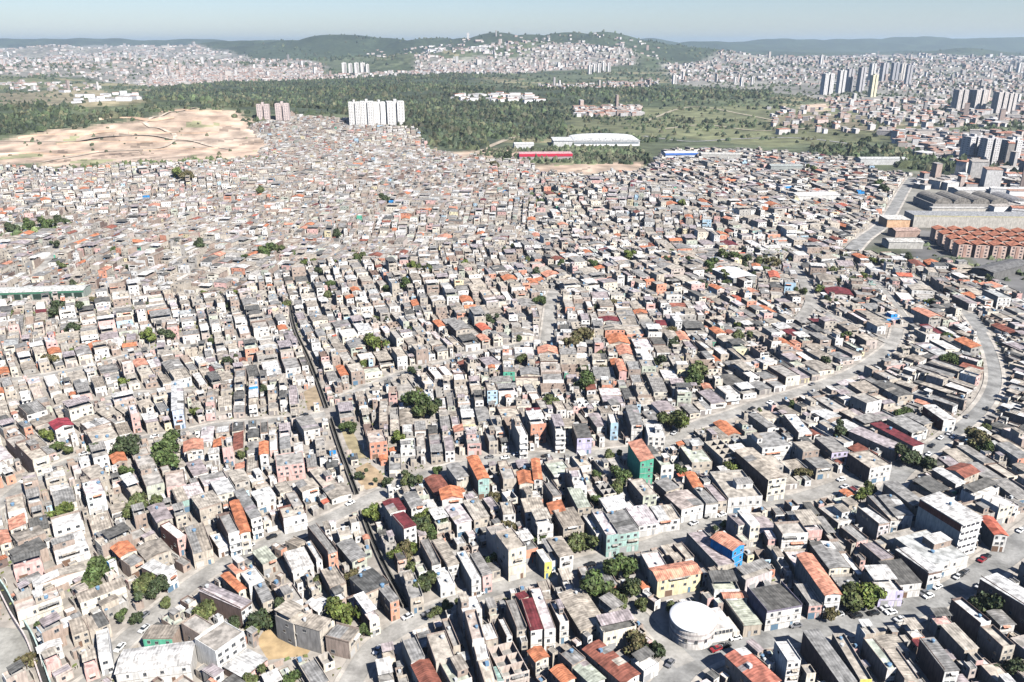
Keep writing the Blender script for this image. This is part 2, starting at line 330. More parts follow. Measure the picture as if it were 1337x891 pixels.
(-90.8, 215.9, 0.785, 2.4, 11.8, 6.0, 'tile', 'orange', 'brick', 'cream', ''),
(-91.7, 223.3, 0.759, 4.6, 7.0, 6.0, 'flat', 'salmon', 'brick', 'cream', ''),
(-85.4, 218.5, 0.661, 5.2, 7.7, 6.0, 'flat', 'white', 'concrete', 'white', ''),
(-79.4, 210.5, 0.556, 3.2, 10.0, 6.0, 'fc', 'grey', 'brick', 'beige', ''),
(-85.3, 231.4, 0.709, 5.0, 8.3, 5.0, 'fc', 'palegreen', 'brick', 'beige', ''),
(-102.9, 246.9, 0.557, 4.0, 20.7, 9.0, 'flat', 'grey', 'darkbrick', 'balcony', ''),
(-99.2, 249.7, 0.469, 3.3, 23.3, 9.0, 'tile', 'orange', 'brick', 'cream', 'narrow orange strip roof'),
(-99.2, 258.3, 0.581, 3.8, 22.7, 9.0, 'fc', 'grey', 'darkbrick', 'balcony', ''),
(-96.9, 269.8, 0.623, 7.3, 6.9, 6.0, 'metal', 'white', 'concrete', 'white', ''),
(-83.2, 259.6, 0.442, 8.6, 14.3, 6.0, 'flat', 'beige', 'maroonwall', 'white', ''),
(-81.5, 276.8, 0.589, 6.7, 7.8, 6.0, 'fc', 'beige', 'brick', 'white', ''),
(-83.4, 264.5, 0.524, 3.7, 12.0, 7.0, 'flat', 'concrete', 'brick', 'beige', ''),
(-94.2, 298.8, 0.312, 11.2, 17.2, 7.0, 'flat', 'concrete', 'pink', 'pink', 'pink fronted house'),
(-94.0, 329.9, 0.501, 7.2, 15.0, 7.0, 'fc', 'grey', 'concrete', 'white', ''),
(-59.9, 315.2, 0.294, 7.7, 11.9, 7.0, 'flat', 'pinkbeige', 'brick', 'salmon', ''),
(-104.5, 241.7, 0.638, 4.0, 9.7, 4.0, 'metal', 'white', 'brick', 'white', ''),
(-206.9, 329.3, 0.751, 7.6, 9.6, 7.0, 'tile', 'crimson', 'white', 'white', 'crimson roofed house'),
(-130.9, 255.4, 0.65, 5.2, 13.0, 7.0, 'fc', 'pinkgrey', 'brick', 'beige', ''),
(-121.3, 243.5, 0.843, 3.5, 12.8, 7.0, 'flat', 'white', 'maroonwall', 'pink', 'green-edged white roof'),
(-111.1, 239.9, 0.528, 6.6, 17.4, 6.0, 'fc', 'brownbeige', 'brick', 'beige', ''),
(-134.8, 234.0, 0.816, 5.5, 8.0, 6.0, 'tile', 'orange', 'brick', 'cream', 'square orange tiled roof'),
(-129.6, 228.6, 0.914, 4.9, 6.2, 5.0, 'fc', 'grey', 'brick', 'beige', ''),
(-124.5, 233.9, 0.76, 8.2, 9.5, 6.0, 'fc', 'brownbeige', 'brick', 'beige', ''),
(-117.8, 222.5, 1.03, 4.4, 12.5, 6.0, 'metal', 'white', 'darkbrick', 'white', ''),
(-132.5, 212.8, 0.675, 13.6, 4.8, 5.0, 'fc', 'brownbeige', 'brick', 'cream', 'long brown sheet roof'),
(-126.8, 197.9, 0.729, 5.8, 7.1, 5.0, 'fc', 'brownbeige', 'brick', 'beige', ''),
(-131.2, 196.2, 0.605, 4.8, 7.3, 5.0, 'fc', 'brownbeige', 'brick', 'beige', ''),
(-119.0, 186.9, 0.509, 3.3, 12.1, 6.0, 'flat', 'white', 'white', 'white', ''),
(-101.6, 181.9, 0.191, 19.7, 9.2, 6.0, 'gable', 'white', 'white', 'white', 'long white school'),
(-105.0, 193.3, -0.003, 8.7, 6.0, 5.0, 'fc', 'brownbeige', 'brick', 'green', ''),
(-149.9, 207.3, 0.678, 12.3, 6.2, 5.0, 'flat', 'pinkbeige', 'brick', 'cream', ''),
(-164.7, 227.5, 0.586, 8.4, 4.5, 5.0, 'flat', 'pink', 'brick', 'pink', ''),
(-156.6, 239.1, 0.623, 10.5, 12.5, 5.0, 'flat', 'white', 'brick', 'white', ''),
(-151.2, 222.1, 0.64, 15.0, 3.9, 4.0, 'metal', 'white', 'brick', 'white', ''),
 (-132.5, 182.9, 0.74, 3.7, 3.7, 4.0, 'flat', 'pink', 'brick', 'pink', ''),
(-135.6, 187.6, 0.672, 5.9, 2.7, 5.0, 'metal', 'white', 'brick', 'white', ''),
(-120.7, 181.6, 0.547, 3.5, 5.5, 4.0, 'flat', 'pink', 'brick', 'pink', ''),
(-181.8, 242.4, 0.657, 3.2, 9.3, 5.0, 'tile', 'salmon', 'brick', 'cream', ''),
(-163.7, 271.6, 0.611, 6.6, 12.5, 8.0, 'flat', 'pinkwhite', 'brick', 'tealwhite', ''),
(-171.6, 287.0, 0.789, 6.4, 15.8, 7.0, 'flat', 'beige', 'brick', 'beige', ''),
(-151.2, 276.4, 0.733, 4.3, 12.3, 6.0, 'flat', 'beige', 'brick', 'beige', ''),
(-153.0, 294.1, 0.569, 6.7, 42.7, 6.0, 'flat', 'concrete', 'brick', 'palegreen', ''),
(-136.0, 282.2, 0.435, 7.3, 13.3, 5.0, 'flat', 'pinkbeige', 'brick', 'pink', ''),
(-116.8, 263.8, 0.618, 8.1, 11.8, 7.0, 'fc', 'beige', 'brick', 'beige', ''),
(-163.2, 354.8, 0.381, 4.8, 37.0, 10.0, 'metal', 'white', 'concrete', 'bluewhite', 'blue striped house'),
(-179.3, 341.8, 0.529, 3.5, 17.5, 9.0, 'flat', 'pinkwhite', 'brick', 'pink', ''),
(-140.0, 312.0, 0.368, 7.7, 10.2, 5.0, 'tile', 'salmon', 'brick', 'white', ''),
(-122.9, 306.6, 0.371, 4.4, 8.4, 8.0, 'flat', 'beige', 'brick', 'pink', ''),
(-208.8, 305.1, 0.812, 6.4, 38.2, 9.0, 'flat', 'beige', 'darkbrick', 'cream', ''),
(-183.4, 318.8, 0.657, 10.5, 23.0, 8.0, 'flat', 'beige', 'brick', 'white', '')]
STREETS = [('street', 9.5, [(-124.7, 171.8), (-118.9, 180.1), (-118.1, 193.1), (-111.0, 213.9), (-105.9, 225.8), (-99.1, 235.3), (-89.8, 244.8), (-77.2, 254.6), (-62.1, 270.4), (-50.4, 283.0), (-39.0, 292.8), (-28.9, 299.2), (-9.2, 307.2), (18.1, 312.1), (41.3, 314.2), (62.7, 319.9), (73.2, 326.6), (86.5, 340.7), (107.7, 354.1), (129.0, 368.4), (158.4, 385.7), (186.5, 405.6), (207.9, 426.1), (230.2, 451.1), (246.0, 478.8)]), ('street', 9.5, [(-47.8, 169.1), (-45.4, 180.6), (-42.2, 191.8), (-36.5, 199.1), (-28.3, 206.5), (-14.7, 215.4), (2.2, 223.4), (17.1, 230.9), (32.9, 237.5), (51.7, 245.8), (64.0, 254.6), (79.2, 263.9), (98.2, 272.6), (112.7, 276.0), (123.2, 280.6), (140.7, 289.7), (153.4, 294.1), (167.6, 303.2), (185.2, 316.3)]), ('avenue', 10.5, [(146.5, 274.3), (161.3, 292.2), (175.8, 307.2), (196.9, 325.8), (215.0, 341.5), (228.1, 354.1), (244.8, 373.1), (262.1, 398.1), (280.9, 435.8), (294.8, 471.6), (306.4, 509.7)]), ('avenue', 13.0, [(35.5, 166.4), (46.4, 180.3), (53.4, 187.3), (67.7, 194.4), (87.1, 199.1), (98.9, 202.2), (116.8, 206.5), (129.8, 210.9), (148.5, 220.1), (162.2, 229.2), (177.6, 240.2), (191.3, 250.6), (222.5, 274.3)]), ('street', 7.0, [(50.8, 185.5), (46.0, 195.0), (41.8, 205.4), (38.1, 212.0)]), ('street', 8.5, [(-204.6, 261.8), (-202.3, 272.6), (-200.1, 292.8), (-191.5, 308.6), (-184.2, 313.5), (-171.6, 326.6), (-158.0, 332.0), (-141.3, 341.5), (-125.6, 344.8), (-104.9, 349.0), (-91.6, 354.1)]), ('street', 7.0, [(-283.0, 392.9), (-266.7, 398.1), (-248.1, 407.8), (-233.0, 421.4), (-213.4, 442.1), (-177.8, 452.4), (-144.9, 464.6)]), ('street', 7.0, [(-212.1, 366.6), (-199.0, 377.9), (-179.1, 378.8), (-167.5, 380.8)]), ('street', 9.0, [(30.3, 553.6), (27.6, 537.0), (22.0, 473.1), (20.3, 455.1)]), ('street', 6.5, [(-88.1, 374.0), (-61.1, 405.6), (-40.7, 420.2), (-18.3, 438.3), (9.5, 452.4), (20.4, 456.4)]), ('street', 9.0, [(190.1, 496.9), (209.4, 531.7), (217.5, 561.3), (236.9, 634.9), (247.1, 678.7)]), ('avenue', 15.0, [(304.1, 692.6), (331.1, 734.5), (384.0, 810.8), (487.6, 994.5), (548.0, 1098.3)]), ('street', 8.0, [(-369.9, 600.4), (-377.8, 632.5), (-388.4, 687.0), (-396.6, 754.0), (-402.3, 814.6)]), ('street', 6.0, [(282.9, 618.4), (269.9, 549.8), (257.5, 487.7)]), ('street', 6.0, [(316.5, 639.8), (307.6, 567.1), (304.6, 518.0), (304.7, 506.5)]), ('street', 6.0, [(230.2, 451.1), (220.6, 478.8), (212.5, 509.7), (209.4, 531.7)]), ('road', 12.0, [(-85.8, 1249.8), (-59.7, 1361.3), (-26.0, 1493.6), (5.2, 1582.7), (47.9, 1624.1)]), ('road', 10.0, [(260.8, 1624.1), (332.5, 1530.6), (428.9, 1569.4), (551.1, 1582.7), (623.8, 1469.9), (646.7, 1312.7)])]
CHANNELS = [[(-156.7, 535.3), (-138.5, 478.8), (-114.8, 420.2), (-93.7, 363.8), (-76.3, 315.6), (-61.8, 277.1), (-54.2, 255.6), (-45.0, 233.1), (-37.6, 217.7), (-33.2, 208.3)], [(-175.0, 223.8), (-168.3, 217.7), (-157.4, 206.1), (-146.3, 195.0), (-137.8, 184.8), (-129.6, 174.6)]]
SEEDS = [(-142.4, 208.7, -0.745), (-94.9, 213.6, 0.983), (-50.1, 211.4, 0.607), (-30.7, 239.4, 0.399), (-13.5, 201.0, 0.31), (4.2, 207.0, 0.228), (26.4, 184.9, 0.646), (-5.7, 250.7, 0.415), (17.5, 260.8, 0.3), (1.4, 339.7, 0.209), (103.3, 304.0, 0.257), (46.1, 262.6, 0.3), (68.2, 241.9, 0.33), (102.1, 227.9, 0.092), (139.7, 234.6, 0.325), (107.9, 189.7, 0.128), (144.6, 208.0, 0.275), (166.6, 267.4, 0.366), (175.8, 331.1, 0.416), (-106.5, 271.8, 0.576), (-106.3, 319.1, 0.288), (-158.9, 298.1, 0.592), (-223.5, 321.2, 0.811), (-241.5, 378.7, 0.625), (-227.3, 387.0, 0.589), (-72.4, 433.3, 0.395), (-13.1, 344.8, 0.149), (178.4, 379.6, 0.3), (212.7, 364.9, 0.672), (232.5, 610.7, -0.197), (276.4, 584.1, -0.187), (-182.2, 475.8, 0.408), (-264.7, 506.4, 0.496), (89.6, 479.2, 0.035), (49.6, 409.5, 0.023), (141.2, 461.7, 0.212), (206.8, 300.4, 0.225), (-34.4, 546.6, 0.249), (-116.6, 544.8, 0.355)]
TREES = [(-139.3, 223.5, 4.5), (-138.7, 220.0, 3.5), (-121.2, 217.5, 4), (-116.7, 214.7, 3.5), (-146.0, 200.3, 2), (-118.2, 202.4, 2.2), (-96.7, 204.3, 4), (-111.4, 210.6, 2.2), (-139.8, 231.0, 2.5), (-76.1, 200.7, 4), (-52.2, 202.2, 4.6), (-72.6, 177.1, 2.6), (-61.6, 175.8, 2.6), (-45.4, 197.5, 2.4), (-40.2, 235.3, 3.2), (-36.4, 238.2, 3), (-30.1, 219.3, 3.4), (-77.9, 198.2, 3), (-85.0, 197.2, 2.6), (-65.1, 222.3, 2), (-28.8, 219.4, 3.6), (-6.1, 233.6, 2.4), (25.0, 213.9, 5.2), (-36.8, 236.2, 3.6), (-19.8, 208.9, 2.2), (-24.5, 205.6, 2.2), (35.8, 225.4, 4.5), (37.1, 215.7, 3.4), (34.8, 208.5, 4.2), (41.2, 208.6, 2.4), (36.1, 189.2, 3.6), (41.5, 188.0, 3.4), (108.3, 210.4, 5.2), (113.3, 210.5, 4.6), (148.9, 208.5, 4.2), (100.8, 205.3, 2.4), (141.7, 180.2, 3), (-210.5, 324.3, 2.6), (-202.5, 315.7, 2), (-170.6, 307.6, 5), (-147.2, 299.5, 5.2), (-150.2, 314.1, 4.6), (-141.8, 265.2, 5), (-145.6, 262.7, 3.4), (-170.9, 260.9, 3.4), (-143.6, 248.3, 2.8), (-162.5, 292.3, 3), (-41.2, 284.0, 3.3), (-52.7, 260.2, 3.8), (-32.3, 251.5, 3.8), (-32.9, 258.0, 3.4), (-76.1, 333.8, 2.6), (-52.2, 284.4, 2.4), (-62.9, 291.1, 2.2), (-52.2, 323.4, 2.6), (-42.5, 349.1, 4), (-41.5, 285.4, 3.3), (-31.2, 294.6, 2.2), (-31.6, 250.5, 4.4), (-29.5, 247.0, 3.2), (24.4, 240.3, 4), (27.7, 243.5, 3.4), (44.5, 288.5, 4.2), (41.9, 278.7, 3.6), (11.2, 247.5, 2.6), (33.0, 271.9, 2.4), (-6.6, 274.0, 2), (74.6, 336.4, 4.6), (78.3, 334.7, 3.4), (93.1, 293.2, 3.6), (121.0, 292.4, 2.6), (70.3, 293.7, 3), (171.3, 301.6, 4.2), (176.0, 300.3, 3), (208.3, 319.5, 4), (209.6, 314.7, 3.2), (144.2, 280.3, 2.8), (150.4, 328.1, 3.2), (189.1, 347.7, 3), (40.7, 448.9, 5), (34.6, 440.5, 3.5), (-201.3, 640.5, 5.5), (-198.7, 658.0, 4.5), (-301.9, 512.0, 5), (-275.9, 472.4, 4.2), (-306.1, 508.9, 4), (-219.5, 452.7, 3.8), (-208.9, 457.4, 3.6), (-261.1, 418.0, 2.8), (-80.2, 437.1, 4.6), (-46.1, 353.3, 5), (-40.5, 352.3, 3.6), (100.7, 397.7, 5.2), (97.3, 389.3, 4.4), (-75.9, 546.1, 3.5), (-65.0, 579.4, 3.6), (-75.1, 586.6, 3.4), (-37.1, 608.3, 3.5), (38.5, 381.2, 4.4), (19.5, 357.9, 4.2), (82.6, 416.9, 3.2), (96.5, 444.6, 3), (163.1, 585.8, 3.6), (160.6, 620.3, 4.5), (183.3, 682.2, 4), (191.3, 672.0, 4.4), (201.5, 668.3, 4.6), (213.2, 667.4, 4.2), (225.8, 676.2, 3.5), (222.2, 660.3, 4), (452.1, 970.4, 6), (463.5, 1011.6, 5), (620.2, 1447.7, 8), (425.4, 1144.6, 5), (-141.0, 895.5, 5), (-10.1, 1259.4, 6), (-26.4, 1183.2, 5), (-167.1, 750.0, 4), (-443.5, 1066.7, 6), (-425.3, 1053.7, 6), (-299.9, 952.2, 5.5), (-122.5, 623.3, 3.8), (185.0, 865.3, 4), (246.2, 416.3, 3.4), (205.2, 625.1, 3.4), (139.2, 453.9, 3.4), (-14.0, 483.8, 3), (5.0, 418.0, 2.8), (-159.7, 418.6, 2.6), (-205.6, 386.5, 2.4), (18.6, 592.5, 3), (-265.7, 660.3, 4), (95.0, 634.6, 4), (203.4, 455.2, 3), (178.3, 418.6, 2.6), (-456.5, 744.8, 5), (-446.0, 752.3, 5.5), (-436.5, 761.9, 5), (-465.2, 734.9, 5)]
CARS = [(109.1, 206.1, 'black'), (107.6, 209.4, 'black'), (119.9, 209.7, 'silver'), (115.0, 207.3, 'black'), (150.0, 228.0, 'silver'), (151.2, 227.4, 'black'), (153.3, 229.1, 'black'), (155.0, 229.6, 'grey'), (164.8, 235.5, 'red'), (167.4, 237.5, 'black'), (141.5, 221.0, 'white'), (134.3, 220.3, 'grey'), (100.0, 206.7, 'olive'), (103.4, 207.1, 'silver'), (120.7, 207.7, 'white'), (136.6, 215.7, 'white'), (122.6, 202.3, 'silver'), (61.1, 191.3, 'red'), (64.0, 192.6, 'black'), (88.3, 201.6, 'grey'), (68.1, 196.1, 'white'), (-76.2, 183.2, 'white'), (-72.1, 188.7, 'white'), (-90.0, 251.4, 'black'), (-95.0, 243.8, 'silver'), (75.3, 262.8, 'black'), (80.6, 264.0, 'white'), (68.7, 258.2, 'silver'), (189.3, 320.0, 'black'), (197.0, 327.5, 'white'), (203.1, 331.8, 'silver'), (208.3, 337.1, 'black'), (183.8, 312.0, 'white'), (220.9, 350.0, 'grey'), (205.2, 326.7, 'white'), (-113.8, 199.9, 'silver'), (-117.5, 191.7, 'white'), (-10.9, 217.2, 'white'), (12.9, 228.6, 'silver'), (-26.9, 207.1, 'grey'), (-3.1, 308.9, 'white'), (15.0, 310.4, 'black'), (-191.2, 315.1, 'silver'), (-165.0, 329.2, 'white')]
ZONES = [('clay', [(-982, 1436), (-901, 1436), (-851, 1496), (-763, 1520), (-708, 1591), (-660, 1664), (-586, 1671), (-517, 1591), (-437, 1461), (-409, 1296), (-482, 1245), (-595, 1211), (-689, 1193), (-859, 1244)]), ('clay', [(25, 1210), (107, 1232), (194, 1270), (210, 1223), (197, 1171), (121, 1136), (34, 1133)]), ('clay', [(-229, 1283), (-137, 1339), (-38, 1403), (28, 1364), (25, 1236), (-81, 1253), (-174, 1236)]), ('forest', [(-1359, 3089), (-1443, 3761), (-1284, 4144), (-1004, 4417), (-649, 4789), (-314, 5030), (-118, 4534), (-347, 3493), (-71, 2729), (-31, 2493), (112, 2353), (151, 2133), (101, 1621), (-5, 1570), (-57, 1390), (-146, 1429), (-213, 1648), (-233, 1684), (-349, 1722), (-377, 1705), (-523, 1664), (-634, 1721), (-781, 1809)]), ('forest', [(-1622, 2342), (-1451, 2346), (-984, 1749), (-834, 1579), (-707, 1628), (-708, 1591), (-851, 1496), (-1026, 1463)]), ('forest', [(-70, 2677), (313, 3729), (711, 3665), (1108, 3535), (791, 2589), (480, 2462), (132, 2318), (-19, 2445)]), ('grass', [(132, 2133), (341, 2280), (738, 2407), (1014, 2137), (776, 1557), (466, 1450), (287, 1599), (96, 1531)]), ('grass', [(-3100, 4663), (-2632, 4663), (-1992, 3571), (-2015, 3282), (-2186, 3267)]), ('drygrass', [(-1889, 3072), (-1623, 3282), (-763, 1727), (-847, 1670), (-1444, 2486), (-1485, 2402)]), ('drygrass', [(657, 2137), (955, 2137), (849, 1747), (676, 1677), (591, 1805)]), ('grass', [(7, 938), (72, 923), (72, 892), (10, 891)]), ('grass', [(-516, 746), (-485, 742), (-436, 785), (-417, 751), (-427, 717), (-500, 719)]), ('forest', [(534, 1450), (655, 1415), (692, 1172), (696, 993), (654, 929), (609, 1100), (560, 1228), (486, 1313)]), ('asphalt', [(362, 771), (402, 809), (492, 754), (539, 733), (380, 498), (359, 532), (371, 626), (343, 681)]), ('urban', [(-8421, 12462), (-6129, 12862), (-2785, 8362), (-1275, 5763), (-997, 4482), (-1408, 4177), (-1587, 3617), (-2112, 4212), (-3390, 4969)]), ('urban', [(-645, 5546), (117, 5992), (149, 5189), (-552, 4902)]), ('urban', [(118, 6048), (861, 6742), (838, 5537), (151, 5270)]), ('urban', [(981, 5636), (3219, 9078), (5430, 7969), (1273, 1817), (849, 1747), (1125, 2427), (989, 2741), (760, 3921)]), ('urban', [(556, 1129), (440, 929), (313, 707), (333, 681), (400, 771), (545, 741), (822, 1151), (735, 1228)]), ('clay', [(856, 2428), (968, 2547), (872, 2261), (781, 2210)])]
DENSE = [(-990, 1232), (-687, 1188), (-534, 1203), (-405, 1283), (-429, 1443), (-501, 1565), (-459, 1685), (-336, 1652), (-188, 1634), (-143, 1395), (-84, 1305), (25, 1236), (34, 1150), (122, 1145), (198, 1180), (213, 1236), (259, 1364), (346, 1407), (433, 1385), (525, 1287), (527, 1151), (558, 1129), (306, 689), (367, 626), (359, 532), (417, 468), (173, 151), (-171, 151)]
FAR = [(420, [(-1348, 7930), (1179, 6831), (997, 5739), (-1009, 5898)]), (150, [(-3037, 4565), (-1802, 3651), (-1577, 3186), (-2186, 3267)]), (110, [(725, 2364), (1150, 2431), (809, 1661), (518, 1621)]), (190, [(541, 1074), (762, 1061), (672, 929), (601, 993), (510, 1001)]), (60, [(593, 963), (672, 929), (565, 771), (514, 827)]), (2600, [(-7796, 11844), (-6029, 12646), (-2764, 8292), (-1287, 5698), (-1004, 4417), (-1430, 4241), (-1615, 3681), (-2136, 4261), (-3310, 4987)]), (1500, [(-2250, 5285), (-1168, 5163), (-986, 4337), (-1408, 4177), (-1587, 3617)]), (50, [(-1723, 3186), (-1359, 3025), (-765, 1731), (-844, 1696)]), (450, [(-641, 5511), (117, 5992), (149, 5189), (-552, 4902)]), (150, [(-447, 7231), (120, 6195), (117, 6012), (-361, 5817)]), (600, [(118, 6048), (863, 6760), (811, 5522), (153, 5335)]), (3600, [(1040, 5684), (3219, 9078), (5360, 8081), (2078, 3089), (1496, 3002), (1361, 3792), (793, 4097)]), (450, [(967, 2681), (1875, 2782), (1194, 1749), (845, 1704)]), (200, [(104, 3588), (765, 4370), (652, 3714), (129, 2737)]), (260, [(171, 2266), (354, 2297), (323, 2090), (166, 2069)]), (420, [(751, 1669), (1085, 1583), (710, 1014), (679, 1129), (647, 1313)]), (60, [(-211, 2585), (51, 2581), (92, 2401), (-156, 2470)]), (120, [(-1057, 4660), (-516, 5226), (-480, 4853), (-967, 4433)]), (60, [(-756, 7727), (-160, 6219), (-155, 6012), (-720, 7340)])]
TOWERS = [('A', -308, 1616, 18.1, 44.3), ('A', -285, 1624, 21.2, 45.7), ('A', -264, 1641, 19.9, 43.3), ('A', -235, 1662, 29.4, 44.4), ('B', -492, 1636, 24.3, 29.0), ('B', -454, 1636, 25.9, 31.2), ('C', 1209, 2243, 29.1, 57.3), ('C', 1257, 2243, 35.3, 57.5), ('C', 1288, 2192, 28.5, 54.3), ('C', 1316, 2192, 22.4, 50.5), ('D', 702, 1245, 22.4, 39.7), ('D', 715, 1219, 22.0, 40.2), ('D', 750, 1228, 25.6, 37.0), ('E', 1088, 2886, 34.5, 70.4), ('E', 1231, 3131, 25.9, 81.7), ('E', 1309, 3249, 23.9, 84.2), ('E', 1334, 3201, 23.5, 90.8), ('F', 1205, 2788, 20.5, 70.6), ('E', 1598, 3729, 23.9, 93.6), ('E', 1785, 4034, 29.5, 90.2), ('E', 1866, 4098, 30.0, 88.5), ('E', 1710, 3619, 23.2, 84.3), ('E', 1925, 4146, 22.8, 82.1), ('G', -977, 4903, 26.8, 58.4), ('G', -938, 4887, 22.3, 54.2), ('G', -891, 4822, 26.4, 61.5), ('G', -856, 4822, 26.4, 61.1), ('G', -826, 4807, 17.5, 53.8), ('G', 455, 4917, 17.9, 50.5), ('G', 492, 5014, 18.3, 51.5), ('G', 527, 5094, 18.6, 51.8), ('G', 555, 5094, 18.6, 55.9), ('G', 593, 5144, 18.7, 52.0), ('G', 760, 3921, 18.0, 40.7), ('G', 1024, 3728, 13.7, 37.9), ('G', 1067, 3712, 13.6, 41.9), ('G', 2031, 5537, 20.1, 65.4), ('G', 2939, 4873, 26.7, 54.3), ('G', 2857, 4824, 17.6, 40.8), ('G', 1017, 3809, 14.0, 32.0)]
# hills: centre x, centre y, half width x, half width y, height
HILLS = [(-300, 1760, 190, 240, 16), (-760, 1780, 400, 270, 56), (-1150, 1650, 380, 200, 14),
         (420, 2700, 500, 300, 24), (-300, 2900, 700, 420, 26), (900, 1750, 300, 160, 8),
         (-2500, 5600, 900, 700, 55), (-900, 6400, 1000, 700, 50), (2500, 6000, 1200, 900, 40)]
PEAKS = [(-3152, 9500, 1300, 900, 192), (-2247, 8800, 1350, 700, 183), (-1629, 8300, 930, 600, 245), (-1220, 8300, 750, 600, 217), (-780, 8000, 630, 500, 229), (-481, 7800, 570, 500, 208),
 (-158, 7500, 630, 520, 250), (176, 7400, 630, 500, 237), (468, 7300, 645, 560, 263), (785, 7200, 630, 560, 250), (1049, 7000, 570, 500, 198), (1272, 7000, 630, 500, 162), (1451, 6800, 630, 450, 151),
 (179, 6300, 840, 420, 185), (-317, 6000, 450, 350, 133), (-651, 5600, 380, 300, 107), (701, 5900, 350, 350, 134), (-8417, 14000, 2500, 1500, 249), (-6904, 14000, 2200, 1500, 261),
 (-5718, 14500, 2000, 1500, 252), (-4112, 13500, 1500, 1200, 224), (3296, 14000, 1300, 1500, 214), (4742, 15000, 2000, 1500, 255), (6089, 15000, 1900, 1500, 268), (7163, 15000, 1500, 1500, 293),
 (8227, 14500, 2200, 1500, 289), (9794, 14500, 2200, 1500, 277), (-10302, 14000, 2500, 1500, 261), (-5215, 9500, 900, 700, 144), (-4407, 10000, 800, 600, 142), (4809, 9000, 900, 600, 115),
 (2610, 16000, 900, 1200, 281)]
def smooth(a, b, x):
    t = np.clip((x - a) / (b - a), 0, 1)
    return t * t * (3 - 2 * t)
def height(x, y):
    x = np.asarray(x, float); y = np.asarray(y, float)
    z = np.zeros(np.broadcast(x, y).shape)
    for cx, cy, wx, wy, h in HILLS:
        z = z + h * np.exp(-((x - cx) / wx) ** 2 - ((y - cy) / wy) ** 2)
    z = z + np.maximum(y - 4000, 0) * 0.010 * (1 - smooth(11000, 16000, y))
    m = np.zeros_like(z)
    for cx, cy, wx, wy, h in PEAKS:
        m = np.maximum(m, h * np.exp(-((x - cx) / wx) ** 2 - ((y - cy) / wy) ** 2))
    rough = (np.sin(x * .0031 + np.sin(y * .0023) * 2) * np.sin(y * .0037 + 1.3) + .5 * np.sin(x * .0083 + 2) * np.sin(y * .0071 + x * .002))
    z = np.maximum(z, m) + np.minimum(z, m) * .25
    z = z + rough * (6 * smooth(1900, 3000, y) + 14 * smooth(5000, 7500, y))
    z = z * smooth(950, 1500, y)
    # graded terraces on the bare clay hill
    c = np.exp(-((x + 760) / 330) ** 4 - ((y - 1540) / 290) ** 4)
    u = z + 2.6 * np.sin(x / 70 + np.sin(y / 60)) * np.sin(y / 55 + .8 * np.sin(x / 90)) + .8 * np.sin(x / 31 + y / 47)
    z = z + c * (u - z) + c * 1.6 * np.sin(u * .9)
    # the town rolls over low ridges and shallow valleys
    roll = 6 * np.sin(x / 62 + .9 * np.sin(y / 95)) * np.sin(y / 48 + .8 * np.sin(x / 80)) + 4 * np.sin(y / 70 + x / 150)
    return z + roll * smooth(430, 600, y) * (1 - smooth(1050, 1300, y)) * (1 - smooth(250, 340, x))
# ---------------------------------------------------------------- the ground
def in_poly(x, y, P):
    x = np.asarray(x, float); y = np.asarray(y, float); c = np.zeros(x.shape, bool); j = len(P) - 1
    for i in range(len(P)):
        xi, yi = P[i]; xj, yj = P[j]
        if yi != yj:
            c ^= ((yi > y) != (yj > y)) & (x < (xj - xi) * (y - yi) / (yj - yi) + xi)
        j = i
    return c
ZCOL = dict(clay=(.40, .29, .21), forest=(.046, .058, .034), grass=(.125, .13, .068), drygrass=(.21, .18, .115), asphalt=(.16, .155, .15), urban=(.20, .19, .165))
ys = np.concatenate([np.linspace(20, 900, 190)[:-1], 900 * (34000 / 900) ** np.linspace(0, 1, 460)])
ss = np.linspace(-1, 1, 661); ss = ss * (.75 + .25 * ss * ss)
GX = (ys[:, None] * 1.0 + 260) * ss[None] * 1.25; GY = np.repeat(ys[:, None], len(ss), 1)
GZ = height(GX, GY)
mean_noise = lambda x, y, s: np.sin(x / s + np.sin(y / s * .7) * 1.7) * np.sin(y / s * 1.3 + np.sin(x / s * .6) * 2)
gc = np.empty(GX.shape + (3,))
gc[:] = (.085, .098, .055)                                   # scrub and pasture beyond the town
gn = mean_noise(GX, GY, 260) + .6 * mean_noise(GX + 500, GY, 90)
gc[(gn > .35) & (GY > 1500)] = (.055, .068, .036)
gc[(gn < -.75) & (GY > 1500) & (GY < 6000)] = (.19, .17, .10)
gc[GY > 6300] = (.042, .055, .032)
